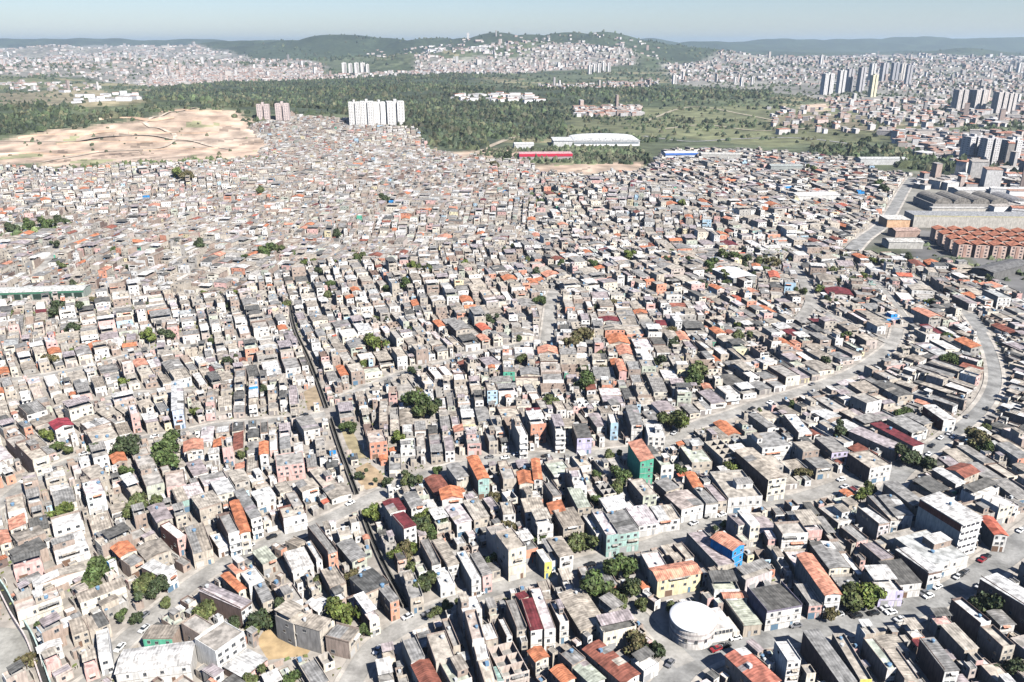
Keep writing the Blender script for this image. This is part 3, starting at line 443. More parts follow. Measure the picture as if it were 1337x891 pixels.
for nme, P in ZONES:
    wob = 14 * np.sin(GX * .031 + GY * .017) + 8 * np.sin(GX * .083 - GY * .06)
    box_ = np.array(P); near_ = (GX > box_[:, 0].min() - 60) & (GX < box_[:, 0].max() + 60) & (GY > box_[:, 1].min() - 60) & (GY < box_[:, 1].max() + 60)
    qx, qy = (GX + wob)[near_], (GY + wob)[near_]; cover = np.zeros(len(qx)); rr_ = 3 + qy * .0022
    for ox, oy in ((0, 0), (1, .5), (-1, .4), (.5, -1), (-.4, -1.2), (1.6, -.6), (-1.6, 1.1), (.3, 1.7)):
        cover += in_poly(qx + ox * rr_, qy + oy * rr_ * 1.6, P) / 8
    base_ = np.array(ZCOL[nme])[None]
    if nme == 'clay':       # cut terraces and haul roads: bands of pink, ochre and pale subsoil
        hb = height(qx, qy) * .4 + 3.2 * mean_noise(qx, qy, 60) + .9 * mean_noise(qx + 90, qy, 24)
        b1 = (.5 + .35 * np.sin(hb * 1.1))[:, None]; b2 = np.clip(mean_noise(qx, qy + 200, 85), 0, 1)[:, None]
        base_ = np.array((.43, .315, .235)) * b1 + np.array((.38, .295, .225)) * (1 - b1)
        base_ = base_ * (1 - b2 * .7) + np.array((.45, .36, .285)) * b2 * .7
        gr = (mean_noise(qx + 40, qy - 80, 48) > .72)[:, None]
        base_ = np.where(gr, np.array((.27, .26, .15)), base_)
        base_ = np.where((mean_noise(qx, qy, 17) * mean_noise(qx + 7, qy, 40) > .42)[:, None], base_ * .55, base_)
    gc[near_] = gc[near_] * (1 - cover[:, None]) + base_ * cover[:, None]
dense = in_poly(GX, GY, DENSE)
gc[dense | (GY < 260)] = (.33, .298, .262)
near = dense | (GY < 500)
kx, ky = GX.shape[1], GX.shape[0]
idx = np.arange(kx * ky).reshape(ky, kx)
F = np.stack([idx[:-1, :-1], idx[:-1, 1:], idx[1:, 1:], idx[1:, :-1]], -1).reshape(-1, 4)
V = np.stack([GX, GY, GZ], -1).reshape(-1, 3)
fc = gc[:-1, :-1].reshape(-1, 3); fm = np.where(near[:-1, :-1].reshape(-1), 0, 1)
terrain = put('ground', mesh_from('ground', V, F, fm, fc, mats=[M_GROUND, M_FIELD], smooth_=True))
tag(terrain, 'bare earth and concrete ground rolling out past fields to the wooded hills', 'ground', kind='structure')

# an occupancy map of the town, one cell a metre
OX, OY, OW, OH = -1000, 120, 2000, 1900
occ = np.zeros((OH, OW), np.uint8)
gxx, gyy = np.meshgrid(np.arange(OW) + OX + .5, np.arange(OH) + OY + .5)
town = in_poly(gxx, gyy, DENSE)
def rect_pts(cx, cy, a, w, l, step=.8):
    nx = max(2, int(w / step) + 1); ny = max(2, int(l / step) + 1)
    u, v = np.meshgrid(np.linspace(-w / 2, w / 2, nx), np.linspace(-l / 2, l / 2, ny))
    x = cx + u * math.cos(a) - v * math.sin(a); y = cy + u * math.sin(a) + v * math.cos(a)
    i = np.clip((y - OY).astype(int), 0, OH - 1); j = np.clip((x - OX).astype(int), 0, OW - 1)
    return i.ravel(), j.ravel()
def mark(cx, cy, a, w, l, v=1):
    i, j = rect_pts(cx, cy, a, w, l); occ[i, j] = v
def busy(cx, cy, a, w, l):
    i, j = rect_pts(cx, cy, a, w, l); return float((occ[i, j] > 0).mean())
def resample(P, step):
    P = [np.array(p, float) for p in P]
    # a soft curve through the surveyed points
    out = []
    for k in range(len(P) - 1):
        p0 = P[max(k - 1, 0)]; p1 = P[k]; p2 = P[k + 1]; p3 = P[min(k + 2, len(P) - 1)]
        n = max(2, int(np.hypot(*(p2 - p1)) / step))
        for q in range(n):
            s = q / n
            out.append(.5 * ((2 * p1) + (p2 - p0) * s + (2 * p0 - 5 * p1 + 4 * p2 - p3) * s * s + (3 * p1 - p0 - 3 * p2 + p3) * s ** 3))
    out.append(P[-1]); return np.array(out)
def normals(P):
    d = np.gradient(P, axis=0); d /= np.maximum(np.hypot(d[:, 0], d[:, 1]), 1e-6)[:, None]
    return np.stack([-d[:, 1], d[:, 0]], -1)
ROADS = []; ROADZ = []
for si, (nm, wd, pts) in enumerate(STREETS):
    Pr = resample(pts, 3.0 if pts[0][1] < 1000 else 12); ROADS.append((nm, wd, Pr))
    for p in Pr:
        r = wd / 2 + .3
        i0, j0 = int(p[1] - OY), int(p[0] - OX)
        k = int(r + 2)
        sub = (slice(max(i0 - k, 0), max(i0 + k + 1, 0)), slice(max(j0 - k, 0), max(j0 + k + 1, 0)))
        m = np.hypot(gxx[sub] - p[0], gyy[sub] - p[1]) < r
        occ[sub][m] = 2
def ribbon(P, a, b, z0, z1, col, m):
    """a band between offsets a and b of the line P: flat if z0 == z1, else with a raised top and sides"""
    n = normals(P); L = P + n * a; Rr = P + n * b
    hL = height(L[:, 0], L[:, 1]); hR = height(Rr[:, 0], Rr[:, 1]); h = np.maximum(hL, hR)
    k = len(P)
    top = np.concatenate([np.c_[L, h + z1], np.c_[Rr, h + z1]])
    F = [(i, k + i, k + i + 1, i + 1) for i in range(k - 1)]
    if z0 != z1:
        top = np.concatenate([top, np.c_[L, h + z0], np.c_[Rr, h + z0]])
        F += [(2 * k + i, i, i + 1, 2 * k + i + 1) for i in range(k - 1)]
        F += [(k + i, 3 * k + i, 3 * k + i + 1, k + i + 1) for i in range(k - 1)]
        F += [(2 * k, 3 * k, k, 0), (3 * k - 1, k - 1, 2 * k - 1, 4 * k - 1)]
    return top, np.array(F)
STREET_LABELS = ['pale street climbing in a long curve between brick houses', 'pale street below the tall green house winding to the avenue', 'broad curving avenue with parked cars on the sunny slope',
 'broad avenue past the big white factory block and the junction', 'short side street beside the round white hall', 'narrow street under the blue striped house', 'upper narrow street crossing the hillside houses',
 'short lane above the crimson roofed house', 'steep straight street running uphill in mid town', 'cross street joining the steep straight street', 'forked street widening among low grey roofs', 'distant avenue leading to the vaulted factory',
 'street beside the long green-edged shed', 'straight narrow street between low roofs below the red apartment roofs', 'narrow street below the red apartment roofs', 'link street between the fork and the curving street',
 'winding dirt road leaving town toward the forest', 'distant road skirting the grass fields']
for si, (nm, wd, Pr) in enumerate(ROADS):
    z = .05 + .006 * si + (.35 if Pr[0][1] > 900 else .14 if Pr[:, 1].max() > 440 else 0); ROADZ.append(z)
    c = (.30, .285, .26) if nm == 'street' else (.245, .24, .228)
    if 'dirt' in STREET_LABELS[si]: c = (.36, .30, .23)
    side = 1.3 if wd < 10 else 2.0
    far_ = Pr[0][1] > 1000
    Vv, Ff = ribbon(Pr, wd / 2, -wd / 2, z, z, c, 0)
    me = mesh_from('street', Vv, Ff[:, ::-1], np.zeros(len(Ff), int), np.tile(c, (len(Ff), 1)), mats=[M_ROAD])
    tag(put(nm, me), STREET_LABELS[si], 'street', kind='structure')
    if far_: continue
    rows_V, rows_F, off = [], [], 0
    for sgn in (1, -1):
        okk = []
        e = Pr + normals(Pr) * sgn * (wd / 2 - side / 2)
        for q in e:
            okk.append(all(np.min(np.hypot(*(R2 - q).T)) > w2 / 2 - .2 for sj, (_, w2, R2) in enumerate(ROADS) if sj != si))
        run = []
        for i in range(len(Pr) + 1):
            if i < len(Pr) and okk[i]: run.append(i)
            else:
                if len(run) > 2:
                    sub = Pr[run[0]:run[-1] + 1]
                    a, b2 = (wd / 2, wd / 2 - side) if sgn > 0 else (-wd / 2 + side, -wd / 2)
                    v_, f_ = ribbon(sub, a, b2, 0, z + .13, None, 0)
                    rows_V.append(v_); rows_F.append(f_ + off); off += len(v_)
                run = []
    if rows_V:
        Vv = np.concatenate(rows_V); Ff = np.concatenate(rows_F)
        me = mesh_from('pavement', Vv, Ff[:, ::-1], np.zeros(len(Ff), int), np.tile((.41, .375, .33), (len(Ff), 1)), mats=[M_ROAD])
        tag(put('pavement', me), 'raised pavement along the ' + STREET_LABELS[si], 'pavement', kind='structure')
# open lots of bare or weedy ground, as in the photograph
LOTS = [[(-77.6, 195.0), (-76.2, 203.9), (-70.4, 200.1), (-60.0, 192.4), (-61.1, 189.2), (-71.9, 187.3)], [(-80.0, 335.9), (-76.2, 338.3), (-69.1, 322.9), (-64.1, 310.0), (-69.2, 308.6), (-75.3, 322.9)], [(-67.0, 300.5), (-62.7, 305.9), (-55.4, 297.3), (-51.7, 287.8), (-59.4, 283.0), (-63.7, 289.1)], [(-109.0, 380.8), (-104.5, 388.8), (-94.9, 363.8), (-101.3, 358.5)], [(-516.5, 757.3), (-500.5, 767.5), (-445.9, 799.5), (-423.9, 764.1), (-437.5, 734.5), (-488.6, 713.0)], [(6.8, 936.7), (74.6, 951.8), (73.1, 907.7), (9.9, 889.4)]]
for i, P in enumerate(LOTS):
    i0 = in_poly(gxx[:600, 500:1500], gyy[:600, 500:1500], P); occ[:600, 500:1500][i0] = 6
    c = [(.36, .26, .145), (.30, .25, .15), (.33, .245, .155), (.31, .24, .16), (.16, .17, .075), (.15, .165, .075)][i]
    me = bpy.data.meshes.new('vacant_lot'); me.from_pydata([(x, y, float(height(x, y)) + .025 + (.3 if y > 700 else 0)) for x, y in P], [], [tuple(range(len(P)))]); me.materials.append(M_GROUND)
    a_ = me.attributes.new('col', 'FLOAT_COLOR', 'FACE'); a_.data.foreach_set('color', np.array((*c, 1) * 1, np.float32))
    tag(put('vacant_lot', me), ['sandy yellow vacant lot beside grey roofs near the lower edge', 'weedy vacant lot along the channel below the square lot', 'brown lot with shrubs where the channel meets the curving street', 'tan lot on the shaded side of the channel above the narrow street', 'green park strip on the far shaded side of town', 'grassy field strip in the far middle of town'][i], 'vacant lot', kind='structure')
# the walled drainage channels
def runs(P, a, b, z0, z1):            # the channel dives under the streets it meets
    ok_ = [all(np.min(np.hypot(*(R2 - q).T)) > w2 / 2 + .4 for _, w2, R2 in ROADS) for q in P]
    vs, fs, off, run = [], [], 0, []
    for i in range(len(P) + 1):
        if i < len(P) and ok_[i]: run.append(i)
        else:
            if len(run) > 2:
                v_, f_ = ribbon(P[run[0]:run[-1] + 1], a, b, z0, z1, None, 0); vs.append(v_); fs.append(f_ + off); off += len(v_)
            run = []
    return np.concatenate(vs), np.concatenate(fs)
for ci, pts in enumerate(CHANNELS):
    P = resample(pts, 3.0); wdt = 1.7 if ci == 0 else 1.9
    for p in P: mark(p[0], p[1], 0, wdt, wdt, 3)
    for sgn in (-1, 1):
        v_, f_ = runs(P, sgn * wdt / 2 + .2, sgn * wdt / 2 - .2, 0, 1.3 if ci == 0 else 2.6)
        cc = [(.17, .155, .135), (.16, .15, .13)] if ci == 0 else [(.55, .47, .44), (.42, .52, .47)]  # dark tones paint the houses' shade onto the first channel's walls
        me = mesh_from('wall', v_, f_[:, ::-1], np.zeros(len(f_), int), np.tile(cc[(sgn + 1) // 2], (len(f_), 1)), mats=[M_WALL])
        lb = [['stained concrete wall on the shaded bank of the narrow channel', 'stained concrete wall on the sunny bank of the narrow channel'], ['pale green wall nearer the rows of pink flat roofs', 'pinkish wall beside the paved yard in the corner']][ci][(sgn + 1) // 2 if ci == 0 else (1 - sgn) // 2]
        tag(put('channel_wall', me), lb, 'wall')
    v_, f_ = runs(P, wdt / 2 - .2, -wdt / 2 + .2, .03, .03)
    me = mesh_from('channel_bed', v_, f_[:, ::-1], np.zeros(len(f_), int), np.tile((.04, .04, .037), (len(f_), 1)), mats=[M_ROAD])  # near-black colour paints the deep shade of the gap into the bed
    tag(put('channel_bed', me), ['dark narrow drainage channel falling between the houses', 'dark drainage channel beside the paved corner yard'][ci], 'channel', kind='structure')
# ---------------------------------------------------------------- the house builder
# local frame: x across the front, y from the front (-l/2) to the back, z up
def gen_house(w, l, h, roof, rc, wc, fc, rng, fine):
    """-> dict of part name -> rows, windows [(x, y, z, rot, w, h)], doors, tanks [(x, y, z, r, h, colour)]"""
    R_ = {}; wins = []; doors = []; tanks = []
    add = lambda p, *a: R_.setdefault(p, []).append(blk(*a))
    X, Y = w / 2, l / 2
    n = max(1, round(h / 2.75)); st = h / n
    W, Fc, Rc = shade(wc), shade(fc), shade(rc)
    top = h
    if roof in ('flat', 'unfin'): top = h
    # body, sometimes lower or stepped back behind
    cut = None
    if l > 13 and roof in ('flat',) and n >= 2 and rng.random() < .6:
        cut = Y - l * rng.uniform(.25, .42)
    yb = cut if cut is not None else Y
    if roof == 'unfin':
        add('wall', -X, X, -Y, Y, 0, st * (n - 1) if n > 1 else .25, WALL, W)
        zb = st * (n - 1) if n > 1 else .25
        zt = zb + 2.5
        add('wall', -X, -X + .2, -Y, Y, zb, zt, WALL, W); add('wall', X - .2, X, -Y, Y, zb, zt - .2, WALL, W)
        add('wall', -X + .2, X - .2, -Y, -Y + .2, zb, zt - .1, WALL, W); add('wall', -X + .2, X - .2, Y - .2, Y, zb, zt - .1, WALL, W)
        k = max(1, int(l / 3.6))
        for i in range(1, k):
            y = -Y + l * i / k
            add('wall', -X + .2, X - .2, y - .08, y + .08, zb, zt - rng.uniform(.05, .5), WALL, W)
        if w > 5:
            for i in range(k):
                y0 = -Y + l * i / k + .09; y1 = -Y + l * (i + 1) / k - .09
                x = rng.uniform(-.6, .6)
                add('wall', x - .08, x + .08, max(y0, -Y + .21), min(y1, Y - .21), zb, zt - rng.uniform(.1, .6), WALL, W)
        add('roof', -X + .21, X - .21, -Y + .21, Y - .21, zb + .02, zb + .06, SLAB, shade('concrete'))
    else:
        add('wall', -X, X, -Y, yb, 0, h, WALL, W)
        if cut is not None:
            hb = h - st * (1 if rng.random() < .7 else max(1, n - 1))
            add('wall', -X, X, cut, Y, 0, hb, WALL, W)
    # floor slab edges and the painted front
    e = .035
    add('facade', -X + .02, X - .02, -Y - e, -Y, .02, h - .02, WALL, Fc)
    bcol = shade('concrete')
    for i in range(1, n):
        if rng.random() < .7: add('facade', -X - .01, X + .01, -Y - .12, -Y - e, i * st - .1, i * st + .06, SLAB, bcol)
    yf = -Y - e
    # windows and doors
    gl = (.035, .04, .05)
    if fc == 'strip':
        for i in range(n):
            for q in range(4):
                xa = -X + .5 + q * (w - 1) / 4
                add(f'window#{i}{q}', xa, xa + (w - 1) / 4 - .5, yf - .05, yf, i * st + 1.0, i * st + 2.1, GLASS, (.06, .06, .07))
            add(f'slab_edge#{i}', -X, X, yf - .5, yf, i * st + 2.45, i * st + 2.75, SLAB, Fc)
        add('wall', -X - .05, -X, -Y + .1, Y - .1, h * .78, h * .97, WALL, shade('maroonwall'))
    else:
        for i in range(n):
            z = i * st
            if fc == 'balcony' and i > 0:
                add(f'balcony#{i}', -X, X, yf - 1.0, yf, z - .12, z + .06, SLAB, Fc)
                add(f'balcony#{i}', -X, X, yf - 1.0, yf - .88, z + .06, z + .95, WALL, Fc)
            if i == 0 and n > 1 or (i == 0 and rng.random() < .6):
                if w > 4 and rng.random() < .7:
                    doors.append((-X * .45, yf, 0, 0, min(2.5, w * .48), 2.3, 'gate')); doors.append((X * .5, yf, 0, 0, .9, 2.1, 'door'))
                else:
                    doors.append((-X * .3, yf, 0, 0, .9, 2.1, 'door'))
                    if w > 3: wins.append((X * .4, yf, 1.0, 0, 1.1, 1.0))
            else:
                k = 1 if w < 3.6 else 2 if w < 7.5 else 3 if w < 10 else 4
                ww = rng.choice((.8, 1.0, 1.2))
                for q in range(k):
                    if k > 1 and rng.random() < .2: continue
                    wins.append(((q + .5 + rng.uniform(-.16, .16)) / k * w - X, yf, z + rng.uniform(.8, 1.05), 0, ww * rng.choice((1, 1, .7)), rng.choice((.8, .9, 1.0))))
                if fc not in ('balcony',) and rng.random() < .22 and w > 3.2:     # flat dark panel paints the shade of a deep covered opening
                    xo = rng.uniform(-X + .3, 0); add(f'veranda#{i}', xo, xo + w * .45, yf - .02, yf + .01, z + .9, z + 2.2, GLASS, (.03, .028, .026)); add(f'awning#{i}', xo - .1, xo + w * .47, yf - .9, yf - .02, (z + 2.15, z + 2.15, z + 2.35, z + 2.35), (z + 2.21, z + 2.21, z + 2.41, z + 2.41), SHEET, shade(rng.choice(('grey', 'white', 'salmon', 'beige'))), 0)
        for sd_ in (-1, 1):
            for i in range(n):
                if rng.random() < .5:
                    for q in range(rng.choice((1, 1, 2, 3)) if l > 9 else 1):
                        wins.append((sd_ * X, rng.uniform(-Y + 1, yb - 1) if yb - 1 > -Y + 1 else 0, i * st + 1.1, sd_ * math.pi / 2, rng.choice((.7, 1.0, 1.2)), .9))
    # roofs
    def tank(x, y, z):
        r = rng.uniform(.45, .68); c = (.13, .22, .32) if rng.random() < .45 else (.42, .43, .43)
        tanks.append((x, y, z, r, rng.uniform(.8, 1.15), c))
    def parapet(y0, y1, z, ph, sides='lrfb'):
        th = .14
        if 'l' in sides: add('parapet', -X, -X + th, y0, y1, z, z + ph, WALL, W)
        if 'r' in sides: add('parapet', X - th, X, y0, y1, z, z + ph * rng.choice((1, 1, .5)), WALL, W)
        if 'f' in sides: add('parapet', -X + th, X - th, y0 - e, y0 + th, z - .01, z + ph, WALL, Fc)
        if 'b' in sides: add('parapet', -X + th, X - th, y1 - th, y1, z, z + ph, WALL, W)
    def strips(x0, x1, y0, y1, zz, t_, m, c, al, part='roof'):
        """one roof plane laid in runs of sheets, some newer or dirtier than the rest; al is the way it slopes"""
        L_ = (y1 - y0) if al == 'x' else (x1 - x0)
        k = max(1, round(L_ / rng.uniform(2.2, 4.5))); cuts = [0] + sorted(min(.96, max(.04, (i + rng.uniform(-.25, .25)) / k)) for i in range(1, k)) + [1]
        for a, b_ in zip(cuts, cuts[1:]):
            kk = rng.uniform(.86, 1.1); cc = tuple(q * kk for q in c)
            if m == SHEET and rng.random() < .10: cc = shade(rng.choice(('white', 'grey', 'beige', 'darkgrey', 'pinkgrey')))
            dz = rng.uniform(0, .025)
            if al == 'x':
                za, zb_, zc, zd = zz
                add(part, x0, x1, y0 + (y1 - y0) * a, y0 + (y1 - y0) * b_, (za + dz, zb_ + dz, zc + dz, zd + dz), (za + t_ + dz, zb_ + t_ + dz, zc + t_ + dz, zd + t_ + dz), m, cc, 1)
            else:
                add(part, x0 + (x1 - x0) * a, x0 + (x1 - x0) * b_, y0, y1, tuple(q + dz for q in zz), tuple(q + t_ + dz for q in zz), m, cc, 0)
    def sheet(x0, x1, y0, y1, z, rise, m, c, along, oh=.18):
        t_ = .09
        if along == 'x':
            zz = (z, z + rise, z + rise, z)
        elif along == 'y':
            zz = (z, z, z + rise, z + rise)
        elif along == 'y-':
            zz = (z + rise, z + rise, z, z)
        else: zz = (z + rise, z, z, z + rise)
        strips(x0 - oh, x1 + oh, y0 - oh, y1 + oh, zz, t_, m, c, along[0])
    def fillw(x0, x1, y0, y1, z, zz, c=None):
        add('wall', x0, x1, y0, y1, z, tuple(zz), WALL, c or W)
    def pitched(y0, y1, z, m, c, slope, ridge):
        if ridge == 'y':       # ridge runs from front to back
            r = X * slope
            fillw(-X, 0, y0, y1, z, (z + .01, z + r, z + r, z + .01)); fillw(0, X, y0, y1, z, (z + r, z + .01, z + .01, z + r))
            o = .35; d = .04
            a = z - o * slope + d; b_ = z + r + d
            strips(-X - o, 0, y0 - .3, y1 + .2, (a, b_, b_, a), .12, m, c, 'x')
            strips(0, X + o, y0 - .3, y1 + .2, (b_, a, a, b_), .12, m, c, 'x')
        else:
            ym = (y0 + y1) / 2; r = (y1 - y0) / 2 * slope; o = .35; d = .04
            fillw(-X, X, y0, ym, z, (z + .01, z + .01, z + r, z + r)); fillw(-X, X, ym, y1, z, (z + r, z + r, z + .01, z + .01))
            a = z - o * slope + d; b_ = z + r + d
            add('roof', -X - .25, X + .25, y0 - o, ym, (a, a, b_, b_), (a + .12, a + .12, b_ + .12, b_ + .12), m, c, 0)
            add('roof', -X - .25, X + .25, ym, y1 + o, (b_, b_, a, a), (b_ + .12, b_ + .12, a + .12, a + .12), m, c, 0)
    if roof == 'flat':
        rr = Rc
        add('roof', -X + .15, X - .15, -Y + .15, yb - .15, h, h + .05, SLAB, rr)
        ph = rng.choice((.25, .5, .9, 1.0))
        parapet(-Y, yb, h, ph)
        if cut is not None:
            add('roof', -X + .15, X - .15, cut + .02, Y - .15, hb, hb + .05, SLAB, shade('concrete'))
            parapet(cut, Y, hb, .5, 'lrb')
        q = rng.random()
        if q < .42 and yb + Y > 6 and w > 2.8:             # an upper room on part of the slab
            yy = rng.uniform(-Y + 1.6, yb - 4.2) if yb - 4.2 > -Y + 1.6 else -Y + 1.5
            ll = min(rng.uniform(2.6, 5.5), yb - .2 - yy); x0 = -X + .2 if rng.random() < .5 else -X * .1
            x1 = min(X - .2, x0 + rng.uniform(2.2, max(2.3, w * .7)))
            c2 = shade(rng.choice(('brick', wc, 'beige', fc if fc not in ('strip', 'balcony') else 'white')))
            zt = h + 2.5
            add('upper_room', x0, x1, yy, yy + ll, h + .05, zt, WALL, c2)
            cc = shade(rng.choice(('grey', 'beige', 'white', 'pinkgrey', 'brownbeige'))); rz = rng.uniform(.1, .35)
            add('upper_room', x0 - .15, x1 + .15, yy - .25, yy + ll + .2, (zt + .02, zt + .02, zt + rz, zt + rz), (zt + .1, zt + .1, zt + rz + .08, zt + rz + .08), SHEET, cc, 0)
            wins.append(((x0 + x1) / 2, yy, h + 1.0, 0, .9, .9))
            if rng.random() < .6: tank(X - .9, min(yb - 1, yy + 1), h + .05)
        elif q < .62 and w > 3:                             # a sheet canopy over the terrace
            cc = shade(rng.choice(('grey', 'white', 'pinkgrey', 'beige', 'darkgrey'))); y0 = -Y + (yb + Y) * rng.uniform(.1, .45)
            for sx in (-X + .2, X - .35):
                for sy in (y0 + .1, yb - .4): add('canopy', sx, sx + .12, sy, sy + .12, h + .05, h + 2.25, WALL, bcol)
            add('canopy', -X - .05, X + .05, y0 - .2, yb + .1, (h + 2.2, h + 2.2, h + 2.55, h + 2.55), (h + 2.28, h + 2.28, h + 2.63, h + 2.63), SHEET, cc, 0)
        for q in range(rng.choice((0, 0, 1, 1, 2) if fine else (0, 0, 1))):
            tank(rng.uniform(-X * .55, X * .55), rng.uniform(-Y + 1.2, yb - 1.2) if yb + Y > 2.6 else 0, h + .05)
        if rng.random() < .22 and w > 3.5:                  # stubs of columns for a floor still to come
            for q, (px_, py_) in enumerate(((-X + .3, -Y + .3), (X - .3, -Y + .3), (-X + .3, yb - .3), (X - .3, yb - .3), (-X + .3, (yb - Y) / 2), (X - .3, (yb - Y) / 2))):
                add(f'column_stub#{q}', px_ - .13, px_ + .13, py_ - .13, py_ + .13, h + .06, h + rng.uniform(1.1, 2.0), WALL, bcol)
    elif roof in ('fc', 'metal', 'sheet'):
        m = SHEET
        kind = rng.random()
        al = rng.choice(('x', 'x-', 'y', 'y-', 'y')); run = w if al[0] == 'x' else l
        if kind < .35 and w > 4.2:
            pitched(-Y, Y, h, m, Rc, .16, 'y')
        else:
            rise = min(.9, run * .06) + .08
            z0 = h + .03
            if al == 'x': zz = (z0 - .02, z0 + rise - .02, z0 + rise - .02, z0 - .02)
            elif al == 'x-': zz = (z0 + rise - .02, z0 - .02, z0 - .02, z0 + rise - .02)
            elif al == 'y': zz = (z0 - .02, z0 - .02, z0 + rise - .02, z0 + rise - .02)
            else: zz = (z0 + rise - .02, z0 + rise - .02, z0 - .02, z0 - .02)
            fillw(-X, X, -Y, Y, h, zz)
            inset = rng.random() < .45
            if inset:        # sheet laid between raised side walls
                strips(-X + .16, X - .16, -Y - .1, Y - .16, tuple(q + .02 for q in zz), .08, m, Rc, al[0])
                hi = h + rise + .35
                add('parapet', -X, -X + .15, -Y, Y, h, hi, WALL, W); add('parapet', X - .15, X, -Y, Y, h, hi, WALL, W)
            else:
                sheet(-X, X, -Y, Y, h + .03, rise, m, Rc, al)
                if rng.random() < .3: add('parapet', -X, -X + .14, -Y + .3, Y, h + rise + .14, h + rise + .4, WALL, W)
        if l > 9 and rng.random() < .35:      # a patch of newer sheets
            c2 = shade(rng.choice(('white', 'grey', 'beige', 'darkgrey')))
            y0 = rng.uniform(-Y + .5, Y - 4)
        if rng.random() < (.3 if fine else .15): tank(rng.uniform(-X * .4, X * .4), rng.uniform(0, Y - 1), h + .55)
    elif roof in ('tile', 'gable'):
        m = TILE if roof == 'tile' else SHEET
        if roof == 'tile' and rng.random() < .3 and w < 6:
            rise = w * .22
            fillw(-X, X, -Y, Y, h, (h + .01, h + rise, h + rise, h + .01)); sheet(-X, X, -Y, Y, h + .04, rise, m, Rc, 'x', .3)
        else:
            pitched(-Y, Y, h, m, Rc, .30 if roof == 'tile' else .18, 'y' if (l > w * .9) else 'x')
    return R_, wins, doors, tanks
TANKPROF = lambda r, h: [(.001, 0), (r * .86, 0), (r, h * .85), (r * 1.06, h * .86), (r * .7, h), (.001, h * 1.04)]
_shared = {}
def window_mesh(w, h):
    k = ('w', round(w, 1), round(h, 1))
    if k not in _shared:
        fcol = (.34, .33, .31); g = (.03, .035, .045)
        _shared[k] = rows_mesh('window', [blk(-w / 2 - .08, w / 2 + .08, -.03, 0, -.08, h + .08, WALL, fcol), blk(-w / 2, -.03, -.045, -.031, 0, h, GLASS, g), blk(.03, w / 2, -.045, -.031, 0, h, GLASS, g),
                                          blk(-w / 2 - .15, w / 2 + .15, -.14, -.03, -.16, -.085, SLAB, fcol)])
    return _shared[k]
def door_mesh(w, h, kind, v):
    k = (kind, round(w, 1), v)
    if k not in _shared:
        c = [(.30, .30, .30), (.16, .10, .07), (.10, .17, .24), (.45, .44, .42)][v]
        rows = [blk(-w / 2 - .08, w / 2 + .08, -.03, 0, 0.01, h + .08, WALL, (.34, .32, .30)), blk(-w / 2, w / 2, -.06, -.031, .02, h, PAINT, c)]
        if kind == 'gate':
            rows += [blk(-w / 2 + i * w / 6 - .02, -w / 2 + i * w / 6 + .02, -.075, -.061, .05, h - .05, PAINT, tuple(q * .6 for q in c)) for i in range(1, 6)]
        _shared[k] = rows_mesh(kind, rows)
    return _shared[k]
def tank_mesh(r, h, c):
    k = ('t', round(r, 1), round(h, 1), c)
    if k not in _shared: _shared[k] = mesh_from('water_tank', *lathe_arrays(TANKPROF(round(r, 1), round(h, 1)), 14, c, TANK), smooth_=False)
    return _shared[k]
def make_house(name, cx, cy, cz, ang, built, rng, win_max=9):
    R_, wins, doors, tanks = built
    root = put(name, None, None, (cx, cy, cz), ang)
    for part, rows in R_.items(): put(part.split('#')[0], rows_mesh(part.split('#')[0], rows), root)
    wins = sorted(wins, key=lambda q: (q[3] != 0, q[2]))[:win_max]
    for x, y, z, r, ww, hh in wins: put('window', window_mesh(ww, hh), root, (x, y, z), r)
    for x, y, z, r, ww, hh, kind in doors: put('garage_gate' if kind == 'gate' else 'door', door_mesh(ww, hh, kind, rng.randrange(4)), root, (x, y, z), r)
    for x, y, z, r, hh, c in tanks: put('water_tank', tank_mesh(r, hh, c), root, (x, y, z), 0)
    return root
class Mass:                              # houses past the three hundred: one mesh
    def __init__(s): s.rows = []; s.xf = []; s.tanks = []
    def add(s, cx, cy, cz, ang, built):
        R_, wins, doors, tanks = built; n0 = len(s.rows)
        for p_, rows in R_.items():
            if cy > 430 and p_ in ('wall', 'facade'): rows = [(*q[:4], *[-1.8 if b < .03 else b for b in q[4:8]], *q[8:]) for q in rows]
            s.rows += rows
        for x, y, z, r, ww, hh in wins:
            if r == 0: s.rows.append(blk(x - ww / 2, x + ww / 2, y - .05, y, z, z + hh, GLASS, (.035, .04, .05)))
            else:
                s.rows.append(blk(x - .05, x + .05, y - ww / 2, y + ww / 2, z, z + hh, GLASS, (.035, .04, .05)))
        for x, y, z, r, ww, hh, kind in doors: s.rows.append(blk(x - ww / 2, x + ww / 2, y - .06, y, z + .02, z + hh, PAINT, (.22, .20, .19)))
        for x, y, z, r, hh, c in tanks: s.rows.append(blk(x - r * .85, x + r * .85, y - r * .85, y + r * .85, z, z + hh, TANK, c))
        s.xf += [(cx, cy, cz, ang)] * (len(s.rows) - n0)
    def finish(s, name): return put(name, rows_mesh(name, s.rows, s.xf))
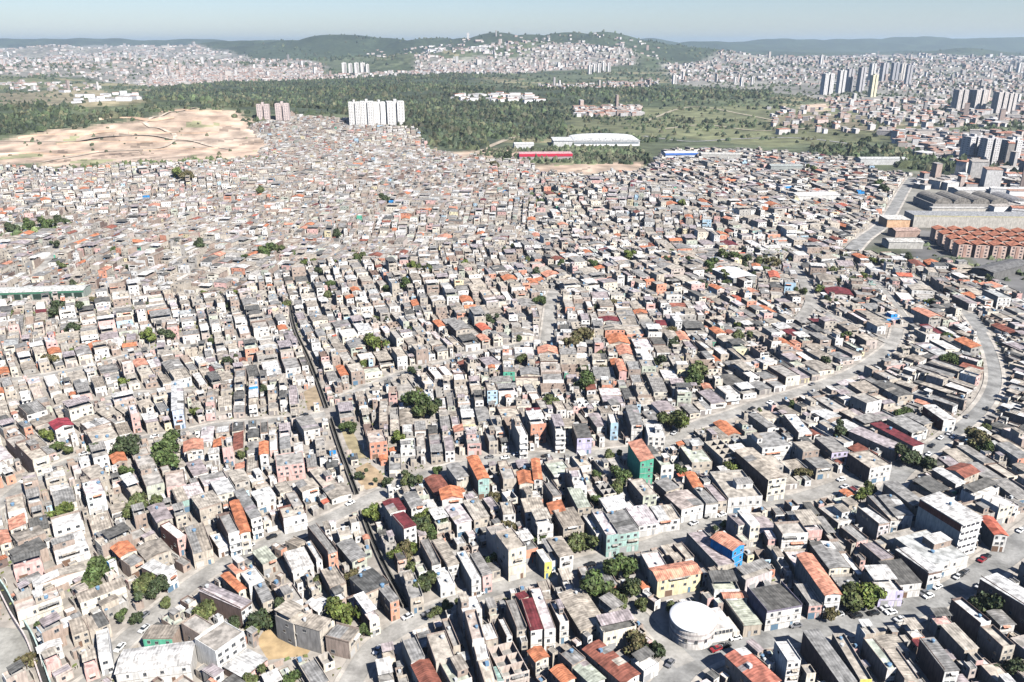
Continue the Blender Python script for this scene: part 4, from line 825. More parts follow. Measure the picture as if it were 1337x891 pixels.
# ---------------------------------------------------------------- labels that single each thing out
HX, HY = 55.1, 198.1
LAND = []                                     # (phrase, x, y)
USED = set()
NUMW = ['no', 'one', 'two', 'three', 'four', 'five', 'six', 'seven', 'eight', 'nine', 'ten', 'eleven', 'twelve']
def unique_label(base, x, y, skip=None):
    c = sorted(((math.hypot(x - a, y - b), p, a, b) for p, a, b in LAND if p != skip))[:9]
    def rel(a, b):
        dx, dy = x - a, y - b
        if abs(dy) >= abs(dx) * 1.4: return 'behind' if dy > 0 else 'in front of'
        return 'on the sunny side of' if dx > 0 else 'on the shaded side of'
    def rel2(a, b):
        return 'beyond' if y > b else 'nearer than'
    opts = []
    d, p, a, b = c[0]
    if d < 15: opts.append(f'{base} close {rel(a, b).replace("in front", "in front")} the {p}'.replace('close on', 'close by on').replace('close in', 'close in'))
    for d, p, a, b in c[:2]: opts.append(f'{base} {rel(a, b)} the {p}')
    for i in range(9):
        for j in range(9):
            if i != j and i + j < 12:
                d, p, a, b = c[i]; d2, p2, a2, b2 = c[j]
                if (x - a) * (x - a2) + (y - b) * (y - b2) < 0 and i < j: opts.append(f'{base} between the {p} and the {p2}')
                opts.append(f'{base} {rel(a, b)} the {p}, {rel2(a2, b2)} the {p2}')
    for d, p, a, b in c[2:5]: opts.append(f'{base} {rel(a, b)} the {p}')
    for o in opts:
        if len(o.split()) <= 16 and o not in USED:
            USED.add(o); return o
    o = next(q for q in opts if len(q.split()) <= 16)
    return o
CN = dict(concrete='raw concrete', brick='bare brick', darkbrick='dark brick', pinkbeige='pinkish beige', pinkwhite='pinkish white', greywall='grey', maroonwall='maroon', palegreen='pale green',
          palegrey='pale grey', brownbeige='brownish', darkgrey='dark grey', pinkgrey='pinkish grey', redbrown='rust red', redorange='bright red', redsalmon='faded red', yellowcream='pale yellow', lightblue='pale blue',
          bluewhite='bluish white', tealwhite='teal and white', lilacdark='dark lilac', strip='white', balcony='white balconied')
RN = dict(flat='flat-roofed', fc='sheet-roofed', metal='metal-roofed', sheet='metal-roofed', tile='tile-roofed', gable='ridge-roofed')
def house_base(w, l, h, roof, rc, fc):
    n = max(1, round(h / 2.75)); s = ['', 'one-storey', 'two-storey', 'three-storey', 'four-storey', 'five-storey'][min(n, 5)]
    if roof == 'unfin': return 'unfinished roofless shell of open rooms'
    z = 'slim ' if w < 3.4 else 'long ' if l > 2.9 * w else 'broad ' if w > 8 else ''
    col = CN.get(fc, fc).replace('raw concrete', 'raw-concrete').replace('bare brick', 'bare-brick').replace('pinkish ', 'pinkish-').replace('pale ', 'pale-').replace('white balconied', 'balconied')
    r2 = CN.get(rc, rc).replace('raw ', '').replace(' ', '-')
    return f'{z}{col} {s} {r2}-{RN[roof]} house'

for hh in HOUSES:
    if hh[10]: LAND.append((hh[10], hh[0], hh[1]))
LAND += [('round white hall', HX, HY), ('long green-edged shed', -343, 556), ('square gym hall', 170, 590), ('vaulted factory', 500, 885), ('long pale factory hall', 470, 788), ('red fascia shed', 53, 1296), ('white slab towers', -275, 1650), ('blue-edged white shed', 268, 1300), ('three grey towers', 722, 1230), ('red-roofed apartment rows', 430, 695), ('bare clay hill', -650, 1300), ('steep straight street', 26, 520), ('white avenue depot', 350, 925), ('long flat shed', 560, 1230)]
for x, y, a, w, l, h, *_ in HOUSES: mark(x, y, a, w + .3, l + .3)
for x, y, a, w, l, h, *q_ in HOUSES:      # what stands before a landmark's front stays open
    if q_[-1] and h > 6:
        d_ = l / 2 + 2; mark(x + d_ * math.sin(a), y - d_ * math.cos(a), a, w * .8, 3.4)
mark(HX, HY, 0, 16, 16)

# ---------------------------------------------------------------- larger single buildings placed before the fill
BIG = []
def reserve(cx, cy, a, w, l, m=4): mark(cx, cy, a, w + m, l + m)
reserve(-343, 556, .12, 66, 16); reserve(440, 720, -.1, 130, 120, 0); reserve(500, 885, 0, 110, 60); reserve(465, 790, -.05, 170, 60)
reserve(53, 1296, .05, 90, 40); reserve(165, 1490, 0, 130, 60, 0)
reserve(170, 590, .35, 22, 34); reserve(388, 612, .55, 54, 17); reserve(425, 588, .55, 46, 15)
for k, x, y, w, h in TOWERS:
    if y < 1900: reserve(x, y, 0, w + 6, w + 6)
reserve(-166, 188, 0, 44, 30, 0)
for x, y, r in TREES: mark(x, y, 0, max(2, r * .8), max(2, r * .8), 4)

# ---------------------------------------------------------------- filling the blocks with rows of houses
seeds = list(SEEDS)
for gy in np.arange(520, 1800, 85):
    for gx in np.arange(-880, 560, 95):
        x, y = gx + RNG.uniform(-30, 30), gy + RNG.uniform(-30, 30)
        if not in_poly([x], [y], DENSE)[0]: continue
        if min(math.hypot(x - s[0], y - s[1]) for s in SEEDS) < 75: continue
        a = .22 + .38 * math.sin(x / 170 + math.sin(y / 210)) + RNG.uniform(-.2, .2) - (.35 if x > 150 else 0)
        seeds.append((x, y, a))
SX = np.array([s[0] for s in seeds]); SY = np.array([s[1] for s in seeds])
def nearest_seed(x, y): return int(np.argmin((SX - x) ** 2 + (SY - y) ** 2))
specs = []
def pick(opts):
    r = RNG.random() * sum(v for _, v in opts)
    for k, v in opts:
        r -= v
        if r <= 0: return k
    return opts[-1][0]
rs_ = random.Random(21); STYLE = [(rs_.uniform(.84, 1.34) if i >= 30 else rs_.uniform(.92, 1.12), rs_.uniform(-.25, .45), rs_.uniform(-.12, .16)) for i in range(len(seeds))]
def auto_spec(x, y, w, l):
    stl = STYLE[nearest_seed(x, y)]
    right = smooth(60, 260, x) + stl[1]
    if right > RNG.random():
        roof = pick([('flat', .34), ('fc', .45), ('tile', .05), ('metal', .13), ('unfin', .01)])
        n = pick([(1, .70), (2, .28), (3, .02)])
    else:
        roof = pick([('flat', .50), ('fc', .33), ('tile', .045), ('metal', .09), ('unfin', .04)])
        n = pick([(1, .55), (2, .375), (3, .07), (4, .005)]) if y < 480 else pick([(1, .56), (2, .38), (3, .06)])
    if w < 3.2 or l < 5: n = min(n, 2)
    if RNG.random() < abs(stl[2]): n = max(1, n + (1 if stl[2] > 0 and n < 3 else -1))
    h = n * RNG.uniform(2.3, 2.6) + .25
    rc = {'flat': lambda: pick([('concrete', .42), ('beige', .18), ('white', .13), ('pinkwhite', .09), ('palegreen', .08), ('grey', .10)]),
          'fc': lambda: pick([('grey', .4), ('beige', .22), ('brownbeige', .16), ('pinkgrey', .12), ('darkgrey', .10)]),
          'tile': lambda: pick([('orange', .45), ('salmon', .3), ('redbrown', .2), ('redorange', .05)]),
          'metal': lambda: pick([('white', .62), ('pinkwhite', .2), ('maroon', .05), ('palegrey', .13)]), 'unfin': lambda: 'concrete'}[roof]()
    wc = pick([('brick', .40), ('beige', .2), ('concrete', .16), ('darkbrick', .08), ('white', .10), ('pinkbeige', .06)])
    fc = pick([('white', .20 if y < 450 else .30), ('cream', .14), ('beige', .16), ('brick', .12), ('concrete', .08), ('pink', .05), ('salmon', .035), ('pinkbeige', .06), ('palegreen', .03), ('lightblue', .01), ('balcony', .05), ('yellowcream', .01), ('blue', .003), ('teal', .003), ('green', .003)])
    return h, roof, rc, wc, fc
for si, (sx, sy, sa) in enumerate(seeds):
    Rr = 75 if si < len(SEEDS) else 80
    if si < len(SEEDS): Rr = 95
    ca, sa_ = math.cos(sa), math.sin(sa)
    u = -Rr
    while u < Rr:
        w = RNG.choice((4.2, 4.8, 5, 5.4, 6, 6.5, 7.2, 8.6, 10)) + RNG.uniform(-.3, .3)
        if sx > 150: w *= 1.15
        w *= STYLE[si][0] * (1.12 if sy > 560 else 1)
        v = -Rr + RNG.uniform(0, 6)
        while v < Rr:
            l = RNG.choice((6.5, 8, 9, 10, 11, 12, 14, 16)) * (1.15 if sx > 150 else 1) * RNG.uniform(.92, 1.08)
            ww = w * RNG.choice((1, 1, 1, .86, .75))
            du = RNG.uniform(-1, 1) * (w - ww) / 2
            cu, cv = u + w / 2 + du, v + l / 2
            x, y = sx + cu * ca - cv * sa_, sy + cu * sa_ + cv * ca
            okk = False
            if nearest_seed(x, y) == si and -990 < x < 990 and y < 1850 and in_poly([x], [y], DENSE)[0]:
                if busy(x, y, sa, ww + .25, l + .2) < .012:
                    if RNG.random() < .955:
                        mark(x, y, sa, ww - .2, l - .2); specs.append((x, y, sa, ww, l)); okk = True
            v += l + (RNG.choice((0.15, .3, .6, 1.2, 2.6, 3.8)) if okk else -l + RNG.uniform(1.2, 2.4))
        u += w + RNG.choice((.1, .15, .2, .5, 1.1, 1.9))
# smaller buildings in what is left
for k in range(66000):
    if k < 30000:
        y = 150 + RNG.random() ** 1.5 * 450; x = RNG.uniform(-.78, .78) * (y * .94 + 60)
    else:
        y = RNG.uniform(420, 1800); x = RNG.uniform(-900, 560)
    i, j = int(y - OY), int(x - OX)
    if not (0 <= i < OH and 0 <= j < OW) or not town[i, j] or occ[i, j]: continue
    sa = seeds[nearest_seed(x, y)][2]
    for w, l in ((5.2, 8.5), (4.2, 6), (3.2, 4.6), (2.6, 3.2), (1.9, 2.5)):
        w *= RNG.uniform(.92, 1.1); l *= RNG.uniform(.92, 1.1)
        if busy(x, y, sa, w + .2, l + .2) == 0:
            mark(x, y, sa, w - .2, l - .2); specs.append((x, y, sa, w, l)); break
full = [(x, y, a, w, l, h, roof, rc, wc, fc, mk, True) for x, y, a, w, l, h, roof, rc, wc, fc, mk in HOUSES]
for x, y, a, w, l in specs:
    h, roof, rc, wc, fc = auto_spec(x, y, w, l)
    # the row below a street stays low enough that the street shows above it
    if y < 700 and any(0 <= int(y + l / 2 * math.cos(a) + q - OY) < OH and occ[int(y + l / 2 * math.cos(a) + q - OY), int(min(max(x - l / 2 * math.sin(a) - OX, 0), OW - 1))] == 2 for q in (1.5, 4, 6.5, 9, 11.5)):
        h = min(h, RNG.uniform(2.4, 2.9)) if RNG.random() < .93 else h
    if l < 5.2 or w < 3: h = min(h, RNG.choice((2.6, 2.8, 5.4)))
    full.append((x, y, a, w, l, h, roof, rc, wc, fc, '', False))
def shown(q):
    x, y, w, l, h = q[0], q[1], q[3], q[4], q[5]
    dep = y * .937 + 170 * .349; px = 668 + 1040 * x / dep; py = 445 + 1040 * (170 * .937 - y * .349) / dep
    if not (4 < px < 1333 and py < 884): return 0
    return (w * l * .55 + (w + l * .5) * h * .75) / dep ** 2
order = sorted(range(len(full)), key=lambda i: -shown(full[i]) * (3 if full[i][10] else 1))
single = set(order[:288])
mass = Mass(); n_single = 0
HOUSE_OBJS = []
for i, q in enumerate(full):
    x, y, a, w, l, h, roof, rc, wc, fc, mk, _ = q
    rng = random.Random(1000 + i)
    cz = float(height(x, y)) - (.3 if y > 950 else 0)
    built = gen_house(w, l, h, roof, rc, wc, fc, rng, i in single)
    if i in single:
        kind = 'warehouse' if (w * l > 190 and h < 8 and roof != 'unfin') else 'apartment_block' if h >= 11 and w > 4 else 'house'
        if mk == 'long white school': kind = 'school_building'
        if mk == 'big white factory block': kind = 'factory_block'
        o = make_house(kind, x, y, cz, a, built, rng)
        base = house_base(w, l, h, roof, rc, fc)
        if mk:
            n = max(1, round(h / 2.75)); lab = f'{mk}, {NUMW[n]} storeys, {CN.get(fc, fc)} front'
            if len(lab.split()) > 15: lab = mk
        else: lab = unique_label(base, x, y)
        tag(o, lab, kind.replace('_', ' '), 'houses crowding the hillside town' if kind == 'house' else None)
        n_single += 1
    else: mass.add(x, y, cz, a, built)
print('houses', len(full), 'single', n_single, 'rows', len(mass.rows))
# yard walls in what is still open
for k in range(9000):
    y = 165 + RNG.random() ** 1.4 * 420; x = RNG.uniform(-.75, .75) * (y * .94 + 60); i, j = int(y - OY), int(x - OX)
    if not (0 <= i < OH and 0 <= j < OW) or not town[i, j] or occ[i, j]: continue
    a = seeds[nearest_seed(x, y)][2] + RNG.choice((0, math.pi / 2)); w = RNG.uniform(2, 6)
    if busy(x, y, a, w, .3) > .05: continue
    mark(x, y, a, w, .3, 5); mass.rows.append(blk(-w / 2, w / 2, -.09, .09, 0, RNG.uniform(1.2, 2.6), WALL, shade(RNG.choice(('concrete', 'brick', 'beige', 'white', 'pinkbeige'))))); mass.xf.append((x, y, 0, a))
tag(mass.finish('far_houses'), 'thousands of packed brick, concrete and sheet roofed houses filling the town beyond', 'houses', kind='stuff')

# ---------------------------------------------------------------- buildings of their own shape
def root_at(name, x, y, rot, label, cat, group=None, dz=0):
    o = put(name, None, None, (x, y, float(height(x, y)) + dz), rot); USED.add(label); return tag(o, label, cat, group)
# round white hall at the junction
o = root_at('round_hall', HX, HY, .25, 'round white hall with a shallow domed roof and banded curved wall at the junction', 'hall')
put('wall', mesh_from('wall', *lathe_arrays([(8.2, 0), (8.2, 2.2), (8.3, 2.25), (8.3, 2.5), (8.2, 2.55), (8.2, 7.2), (8.05, 7.3)], 48, (.62, .58, .54), WALL)), o)
put('band', mesh_from('band', *lathe_arrays([(8.24, 3.2), (8.34, 3.25), (8.34, 4.0), (8.24, 4.05)], 48, (.36, .32, .31), WALL)), o)
put('band', mesh_from('band', *lathe_arrays([(8.24, 5.2), (8.34, 5.25), (8.34, 5.9), (8.24, 5.95)], 48, (.42, .38, .36), WALL)), o)
put('roof', mesh_from('roof', *lathe_arrays([(8.5, 7.1), (8.6, 7.3), (8.3, 7.55), (6.5, 8.1), (4, 8.6), (2, 8.8), (.01, 8.85)], 48, (.80, .79, .77), TANK), smooth_=True), o)
put('annexe', rows_mesh('annexe', [blk(5.5, 13.5, -6, 5, 0, 5.2, WALL, (.66, .62, .57)), blk(5.6, 13.4, -5.9, 4.9, 5.2, 5.3, SLAB, (.62, .58, .54)), blk(13.5, 16, -6.4, 2, 0, 3, WALL, (.6, .56, .5))]), o)
o.scale = (.83, .83, .95)
for k in range(5): put('window', window_mesh(1.2, 1.1), o, (6.6 + k * 1.5, -6, 3.2), 0)
for k in range(4): put('window', window_mesh(1.0, 1.2), o, (8.36 * math.cos(-2.3 + k * .45), 8.36 * math.sin(-2.3 + k * .45), 2.55 + .1), -2.3 + k * .45 + math.pi / 2)
# long shed with a green edge
o = root_at('warehouse', -343, 556, .12, 'long pale shed with a green arcade front on the upper hillside street', 'warehouse')
put('wall', rows_mesh('wall', [blk(-32, 32, -7, 7, -5, 6, WALL, (.30, .34, .30))]), o)
put('roof', rows_mesh('roof', [blk(-32.4, 32.4, -7.5, 0, (6, 6, 7.2, 7.2), (6.2, 6.2, 7.4, 7.4), SHEET, (.56, .56, .52)), blk(-32.4, 32.4, 0, 7.5, (7.2, 7.2, 6, 6), (7.4, 7.4, 6.2, 6.2), SHEET, (.56, .56, .52))]), o)
put('fascia', rows_mesh('fascia', [blk(-32.2, 32.2, -7.3, -7.0, 4.6, 5.9, PAINT, (.06, .17, .11))]), o)
for k in range(9): put('bay_opening', rows_mesh('bay_opening', [blk(-2.8, 2.8, -7.08, -7.0, .1, 4.2, GLASS, (.03, .05, .04))]), o, (-28 + k * 7, 0, 0))
# white gym roof in the mid-town park (top right of the trees)
o = root_at('warehouse', 170, 590, .35, 'square white roofed gym hall among the dark mid-town trees', 'warehouse')
put('wall', rows_mesh('wall', [blk(-10, 10, -14, 14, -4, 6, WALL, (.30, .30, .29))]), o)
put('roof', rows_mesh('roof', [blk(-10.4, 0, -14.4, 14.4, (6, 7, 7, 6), (6.2, 7.2, 7.2, 6.2), SHEET, (.72, .72, .71)), blk(0, 10.4, -14.4, 14.4, (7, 6, 6, 7), (7.2, 6.2, 6.2, 7.2), SHEET, (.72, .72, .71))]), o)
# vaulted factory
def vault(o, x0, x1, y0, y1, zb, rise, col):
    k = 10; rows = []
    for i in range(k):
        a0, a1 = math.pi * i / k, math.pi * (i + 1) / k
        xa, xb = (x0 + x1) / 2 - math.cos(a0) * (x1 - x0) / 2, (x0 + x1) / 2 - math.cos(a1) * (x1 - x0) / 2
        za, zc = zb + math.sin(a0) * rise, zb + math.sin(a1) * rise
        rows.append(blk(xa, xb, y0, y1, zb - .1, (za + .05, zc + .05, zc + .05, za + .05), SHEET, col, 1))
    return put('vaulted_roof', rows_mesh('vaulted_roof', rows), o)
o = root_at('factory', 500, 885, -.03, 'factory with a row of grey barrel vaulted roofs behind the long pale hall', 'factory')
put('wall', rows_mesh('wall', [blk(-42, 62, -24, 24, 0, 8, WALL, (.33, .31, .29))]), o)
for k in range(4): vault(o, -40 + k * 20, -21 + k * 20, -23, 23, 8, 6.5, (.235, .215, .19))
vault(o, 41, 61, -23, 23, 8, 6.0, (.26, .25, .25))
put('loading_bay', rows_mesh('loading_bay', [blk(-46, 20, -32, -24.1, 0, 5, WALL, (.5, .47, .42)), blk(-46, 20, -32.4, -24.1, 5, 5.3, SHEET, (.55, .53, .50))]), o)
o = root_at('factory_hall', 470, 788, -.06, 'very long pale flat topped hall with a yellow stripe along its wall', 'factory hall')
put('wall', rows_mesh('wall', [blk(-72, 92, -12, 12, 0, 12, WALL, (.44, .41, .365))]), o)
put('stripe', rows_mesh('stripe', [blk(-72.2, 92.2, -12.1, -12, 11.2, 12.1, WALL, (.50, .45, .27))]), o)
put('roof', rows_mesh('roof', [blk(-72, 92, -11.8, 11.8, 12.01, 12.3, SHEET, (.33, .33, .33))]), o)
put('annexe', rows_mesh('annexe', [blk(-98, -76, -14, 8, 0, 8, WALL, (.62, .40, .25)), blk(-98.4, -75.6, -14.4, 8.4, 8, 8.4, SHEET, (.6, .57, .52))]), o)
# red roofed apartment blocks
rb = None; kk = 0
for r in range(4):
    for q in range(9):
        x = 386 + q * 13.5 + r * 3; y = 668 + r * 19 - q * 2.2
        if rb is None:
            rb = root_at('apartment_block', x, y, -.12, 'x', 'apartment block')
            wl = rows_mesh('wall', [blk(-5.4, 5.4, -6, 6, 0, 11, WALL, (.52, .39, .33)), blk(-1.2, 1.2, -6.3, -6, 0, 10.5, WALL, (.40, .25, .20)), blk(-6, -5.4, -3, 3, 0, 10.6, WALL, (.58, .36, .28))])
            ra = rows_mesh('roof', [blk(-5.9, 0, -6.5, 6.5, (11, 13, 13, 11), (11.2, 13.2, 13.2, 11.2), TILE, (.50, .20, .12), 1), blk(0, 5.9, -6.5, 6.5, (13, 11, 11, 13), (13.2, 11.2, 11.2, 13.2), TILE, (.50, .20, .12), 1)])
            put('wall', wl, rb); put('roof', ra, rb); me = rows_mesh('window', [blk(-.8, .8, -6.06, -6, 0, 1.2, GLASS, (.05, .05, .06))])
            for f in range(4):
                for sx in (-3.2, 3.2): put('window', me, rb, (sx, 0, 1 + f * 2.7))
            b2 = rb
        else:
            b2 = rb.copy(); C.collection.objects.link(b2); b2.location = (x, y, float(height(x, y)))
            for ch in list(rb.children):
                c_ = ch.copy(); C.collection.objects.link(c_); c_.parent = b2
        kk += 1
        b2['label'] = f"salmon walled apartment block with red tiled roof, number {q + 1} in the {['nearest', 'second', 'third', 'farthest'][r]} of four rows".replace('number 1 ', 'first ').replace('number 2 ', 'second ').replace('number 3 ', 'third ').replace('number 4 ', 'fourth ').replace('number 5 ', 'fifth ').replace('number 6 ', 'sixth ').replace('number 7 ', 'seventh ').replace('number 8 ', 'eighth ').replace('number 9 ', 'ninth ')
        b2['group'] = 'red roofed apartment blocks below the factory'
# big white factory and its red roofed neighbour at the forest edge
o = root_at('factory', 168, 1500, .02, 'big white barrel roofed factory at the edge of the forest', 'factory')
put('wall', rows_mesh('wall', [blk(-60, 60, -40, 40, -2, 9, WALL, (.70, .69, .67))]), o)
vault(o, -61, 61, -41, 41, 9, 5, (.66, .66, .65))
put('annexe', rows_mesh('annexe', [blk(-95, -60.2, -50, 10, -2, 10, WALL, (.52, .52, .50)), blk(-96, -60.2, -51, 11, 10, 10.5, SHEET, (.60, .60, .58))]), o)
put('windows_band', rows_mesh('windows_band', [blk(-58, 58, -40.2, -40, 4, 6.5, GLASS, (.12, .15, .17))]), o)
o = root_at('warehouse', 53, 1296, .05, 'low shed with a long red fascia in front of the white factory', 'warehouse')
put('wall', rows_mesh('wall', [blk(-42, 42, -14, 14, -2, 8, WALL, (.35, .30, .30))]), o)
put('fascia', rows_mesh('fascia', [blk(-42.2, 42.2, -14.4, -14.02, 4.5, 8.6, PAINT, (.45, .03, .06))]), o)
put('roof', rows_mesh('roof', [blk(-42.4, 42.4, -13.98, 14.4, 8.02, 8.6, SHEET, (.62, .38, .38))]), o)
for nm, x, y, w, l, h, c, lb in (('warehouse', 268, 1300, 52, 24, 9, (.70, .71, .74), 'white shed with a blue edge near the far side of town'), ('warehouse', 20, 1420, 34, 22, 9, (.62, .62, .60), 'pale shed between the red fascia and the trees'),
                                 ('warehouse', 330, 1290, 60, 26, 8, (.52, .50, .46), 'wide beige shed beyond the blue-edged shed'), ('warehouse', 392, 1160, 46, 20, 8, (.36, .38, .36), 'grey green shed at the far corner of town'),
                                 ('warehouse', 350, 925, 50, 24, 8, (.66, .64, .60), 'white depot beside the distant avenue'), ('warehouse', 560, 960, 60, 24, 8, (.60, .58, .55), 'pale warehouse behind the vaulted factory'), ('warehouse', 640, 1040, 70, 26, 8, (.56, .54, .50), 'broad warehouse behind the vaulted factory and trees'), ('warehouse', 610, 880, 60, 22, 9, (.62, .60, .57), 'pale warehouse on the sunny side of the vaults'),
                                 ('warehouse', 388, 612, 54, 17, 6, (.16, .155, .15), 'dark roofed shed below the red roofed apartment rows'), ('warehouse', 425, 588, 46, 15, 6, (.26, .25, .24), 'grey shed beyond the street below the red roofed apartments'), ('warehouse', 350, 700, 30, 16, 6, (.5, .48, .44), 'beige shed between the avenue and the red roofed apartments'), ('warehouse', 372, 745, 24, 14, 6, (.42, .3, .25), 'brick shed at the avenue end of the long pale hall'),
 ('warehouse', 560, 1230, 70, 22, 9, (.55, .55, .53), 'long flat shed in front of the three grey towers')):
    o = root_at(nm, x, y, (.55 if y < 700 else RNG.uniform(-.15, .15)), lb, 'warehouse')
    put('wall', rows_mesh('wall', [blk(-w / 2, w / 2, -l / 2, l / 2, -2, h, WALL, tuple(q * .85 for q in c))]), o)
    put('roof', rows_mesh('roof', [blk(-w / 2 - .4, w / 2 + .4, -l / 2 - .4, 0, (h, h, h + 1.6, h + 1.6), (h + .2, h + .2, h + 1.8, h + 1.8), SHEET, c), blk(-w / 2 - .4, w / 2 + .4, 0, l / 2 + .4, (h + 1.6, h + 1.6, h, h), (h + 1.8, h + 1.8, h + .2, h + .2), SHEET, c)]), o)
    if 'blue edge' in lb: put('fascia', rows_mesh('fascia', [blk(-w / 2 - .5, w / 2 + .5, -l / 2 - .7, -l / 2 - .42, h - 3, h + .2, PAINT, (.06, .14, .40))]), o)

# ---------------------------------------------------------------- apartment towers
TC = dict(A=(.70, .68, .65), B=(.56, .46, .43), C=(.60, .55, .52), D=(.60, .58, .57), E=(.46, .44, .44), F=(.72, .66, .46), G=(.66, .63, .60))
TLAB = dict(A=('white slab tower beside the forest', 'white tower cluster at the forest edge'), B=('pinkish twin tower above the hillside houses', 'pair of pinkish towers'), C=('brownish tower in the group of four beyond the fields', 'group of brownish towers'),
            D=('grey tower in the trio behind the vaulted factory', 'trio of grey towers'), E=('dim grey high-rise in the distant tower cluster', 'distant high-rise cluster'), F=('yellowish high-rise standing before the distant tower cluster', None), G=('tiny pale high-rise far across the valley', 'small high-rises far across the valley'))
NTH = ['first', 'second', 'third', 'fourth', 'fifth', 'sixth', 'seventh', 'eighth', 'ninth', 'tenth', 'eleventh', 'twelfth', 'thirteenth', 'fourteenth', 'fifteenth', 'sixteenth', 'seventeenth', 'eighteenth']
cnt = {}
allk = {k: sorted(t[1] / t[2] for t in TOWERS if t[0] == k) for k in TC}
for k, x, y, w, h in TOWERS:
    i = allk[k].index(x / y); c = TC[k]
    kj = RNG.uniform(.9, 1.08); c = tuple(q * kj for q in c)
    if k == 'E': c = RNG.choice(((.40, .39, .41), (.46, .44, .45), (.64, .62, .60), (.66, .61, .56)))
    lab = TLAB[k][0] if len(allk[k]) == 1 else f'{TLAB[k][0]}, {NTH[i]} from the clay hill side'
    o = root_at('tower_block', x, y, RNG.uniform(.05, .35), lab, 'tower block', TLAB[k][1], -1)
    w2 = w * (.58 if k == 'A' else .48); d = w * .42; nn = 1 if w < 14 else 2
    rows = [blk(-w2, -w2 * .18, -d, d, 0, h, WALL, c), blk(w2 * .18, w2, -d, d, 0, h, WALL, c), blk(-w2 * .18, w2 * .18, -d * .6, d * .6, 0, h + 1, WALL, tuple(q * .9 for q in c))]
    put('wall', rows_mesh('wall', rows), o)
    put('roof', rows_mesh('roof', [blk(-w2 * .17, w2 * .17, -d * .5, d * .5, h + 1, h + 4.5, WALL, c), blk(-w2, -w2 * .3, -d * .8, d * .8, h, h + .8, SLAB, c), blk(w2 * .3, w2, -d * .8, d * .8, h, h + .8, SLAB, c)]), o)
    nf = max(6, int(h / 2.9)); ht = h / nf
    if k != 'G':
        for sx in (-.85, -.5, .34, .68):
            rw = [blk(w2 * sx, w2 * (sx + .17), -d - .12, -d, f * ht + 1, f * ht + 2.2, WALL, (.22, .21, .21)) for f in range(nf)]
            put('glazing', rows_mesh('glazing', rw), o)
        rw = [blk(-w2 - .12, -w2, d * sx, d * (sx + .3), f * ht + 1, f * ht + 2.2, WALL, (.22, .21, .21)) for f in range(nf) for sx in (-.7, .3)]
        put('glazing', rows_mesh('glazing', rw), o)
    else:
        put('glazing', rows_mesh('glazing', [blk(w2 * .4, w2 * .75, -d - .12, -d, 3, h - 3, GLASS, (.16, .15, .15))]), o)
# ---------------------------------------------------------------- trees
def crown_mesh(seed, n=1500, wide=1.0):
    rg = np.random.default_rng(seed)
    nb = rg.integers(6, 10)
    cen = np.c_[rg.normal(0, .42, nb), rg.normal(0, .42, nb), rg.uniform(.55, 1.35, nb)]; rad = rg.uniform(.32, .58, nb)
    per = rg.choice(nb, n, p=rad ** 2 / (rad ** 2).sum())
    d = rg.normal(size=(n, 3)); d /= np.linalg.norm(d, axis=1)[:, None]
    p = cen[per] + d * (rad[per] * rg.uniform(.55, 1.08, n))[:, None] * np.array([1, 1, .8])
    nrm = d + rg.normal(0, .55, (n, 3)); nrm /= np.linalg.norm(nrm, axis=1)[:, None]
    t1 = np.cross(nrm, rg.normal(size=(n, 3))); t1 /= np.linalg.norm(t1, axis=1)[:, None]; t2 = np.cross(nrm, t1)
    s = rg.uniform(.055, .125, n)[:, None]
    V = np.stack([p - t1 * s - t2 * s * .7, p + t1 * s * 1.2 - t2 * s * .3, p + t1 * s + t2 * s * .8, p - t1 * s * .7 + t2 * s * 1.1], 1).reshape(-1, 3)
    Fq = np.arange(n * 4).reshape(n, 4)
    base = np.array([(.060, .085, .028), (.078, .092, .034), (.095, .118, .030), (.050, .066, .030), (.105, .092, .042)][seed % 5])
    col = base[None] * rg.uniform(.65, 1.45, (n, 1)) * rg.uniform(.9, 1.1, (n, 3))
    blob = rg.uniform(.75, 1.3, nb); col *= blob[per][:, None]
    return mesh_from('crown', V, Fq, np.zeros(n, int), col, mats=[M_LEAF])
def trunk_mesh(seed):
    rg = random.Random(seed); V = []; F = []
    def limb(p, q, r0, r1, k=7):
        o = len(V); p = Vector(p); q = Vector(q); ax = (q - p).normalized(); a = ax.orthogonal().normalized(); b = ax.cross(a)
        for c, r in ((p, r0), ((p + q) / 2 + a * r0 * .4, (r0 + r1) / 2), (q, r1)):
            for i in range(k): V.append(c + (a * math.cos(i * 2 * math.pi / k) + b * math.sin(i * 2 * math.pi / k)) * r)
        for s in range(2):
            for i in range(k): F.append((o + s * k + i, o + s * k + (i + 1) % k, o + (s + 1) * k + (i + 1) % k, o + (s + 1) * k + i))
    limb((0, 0, -.1), (.03, .02, .62), .075, .05)
    for i in range(5):
        a = i * 1.256 + rg.uniform(-.3, .3); limb((.03, .02, .5 + .03 * i), (math.cos(a) * .5, math.sin(a) * .5, .95 + rg.uniform(0, .3)), .04, .012)
    return mesh_from('trunk', [tuple(v) for v in V], F, np.zeros(len(F), int), np.tile((.10, .075, .055), (len(F), 1)), mats=[M_BARK])
CROWNS = [crown_mesh(s) for s in range(10)]; TRUNKS = [trunk_mesh(s) for s in range(3)]
KIND = ['dark green broad', 'olive rounded', 'bright green', 'deep green dense', 'brownish dry']
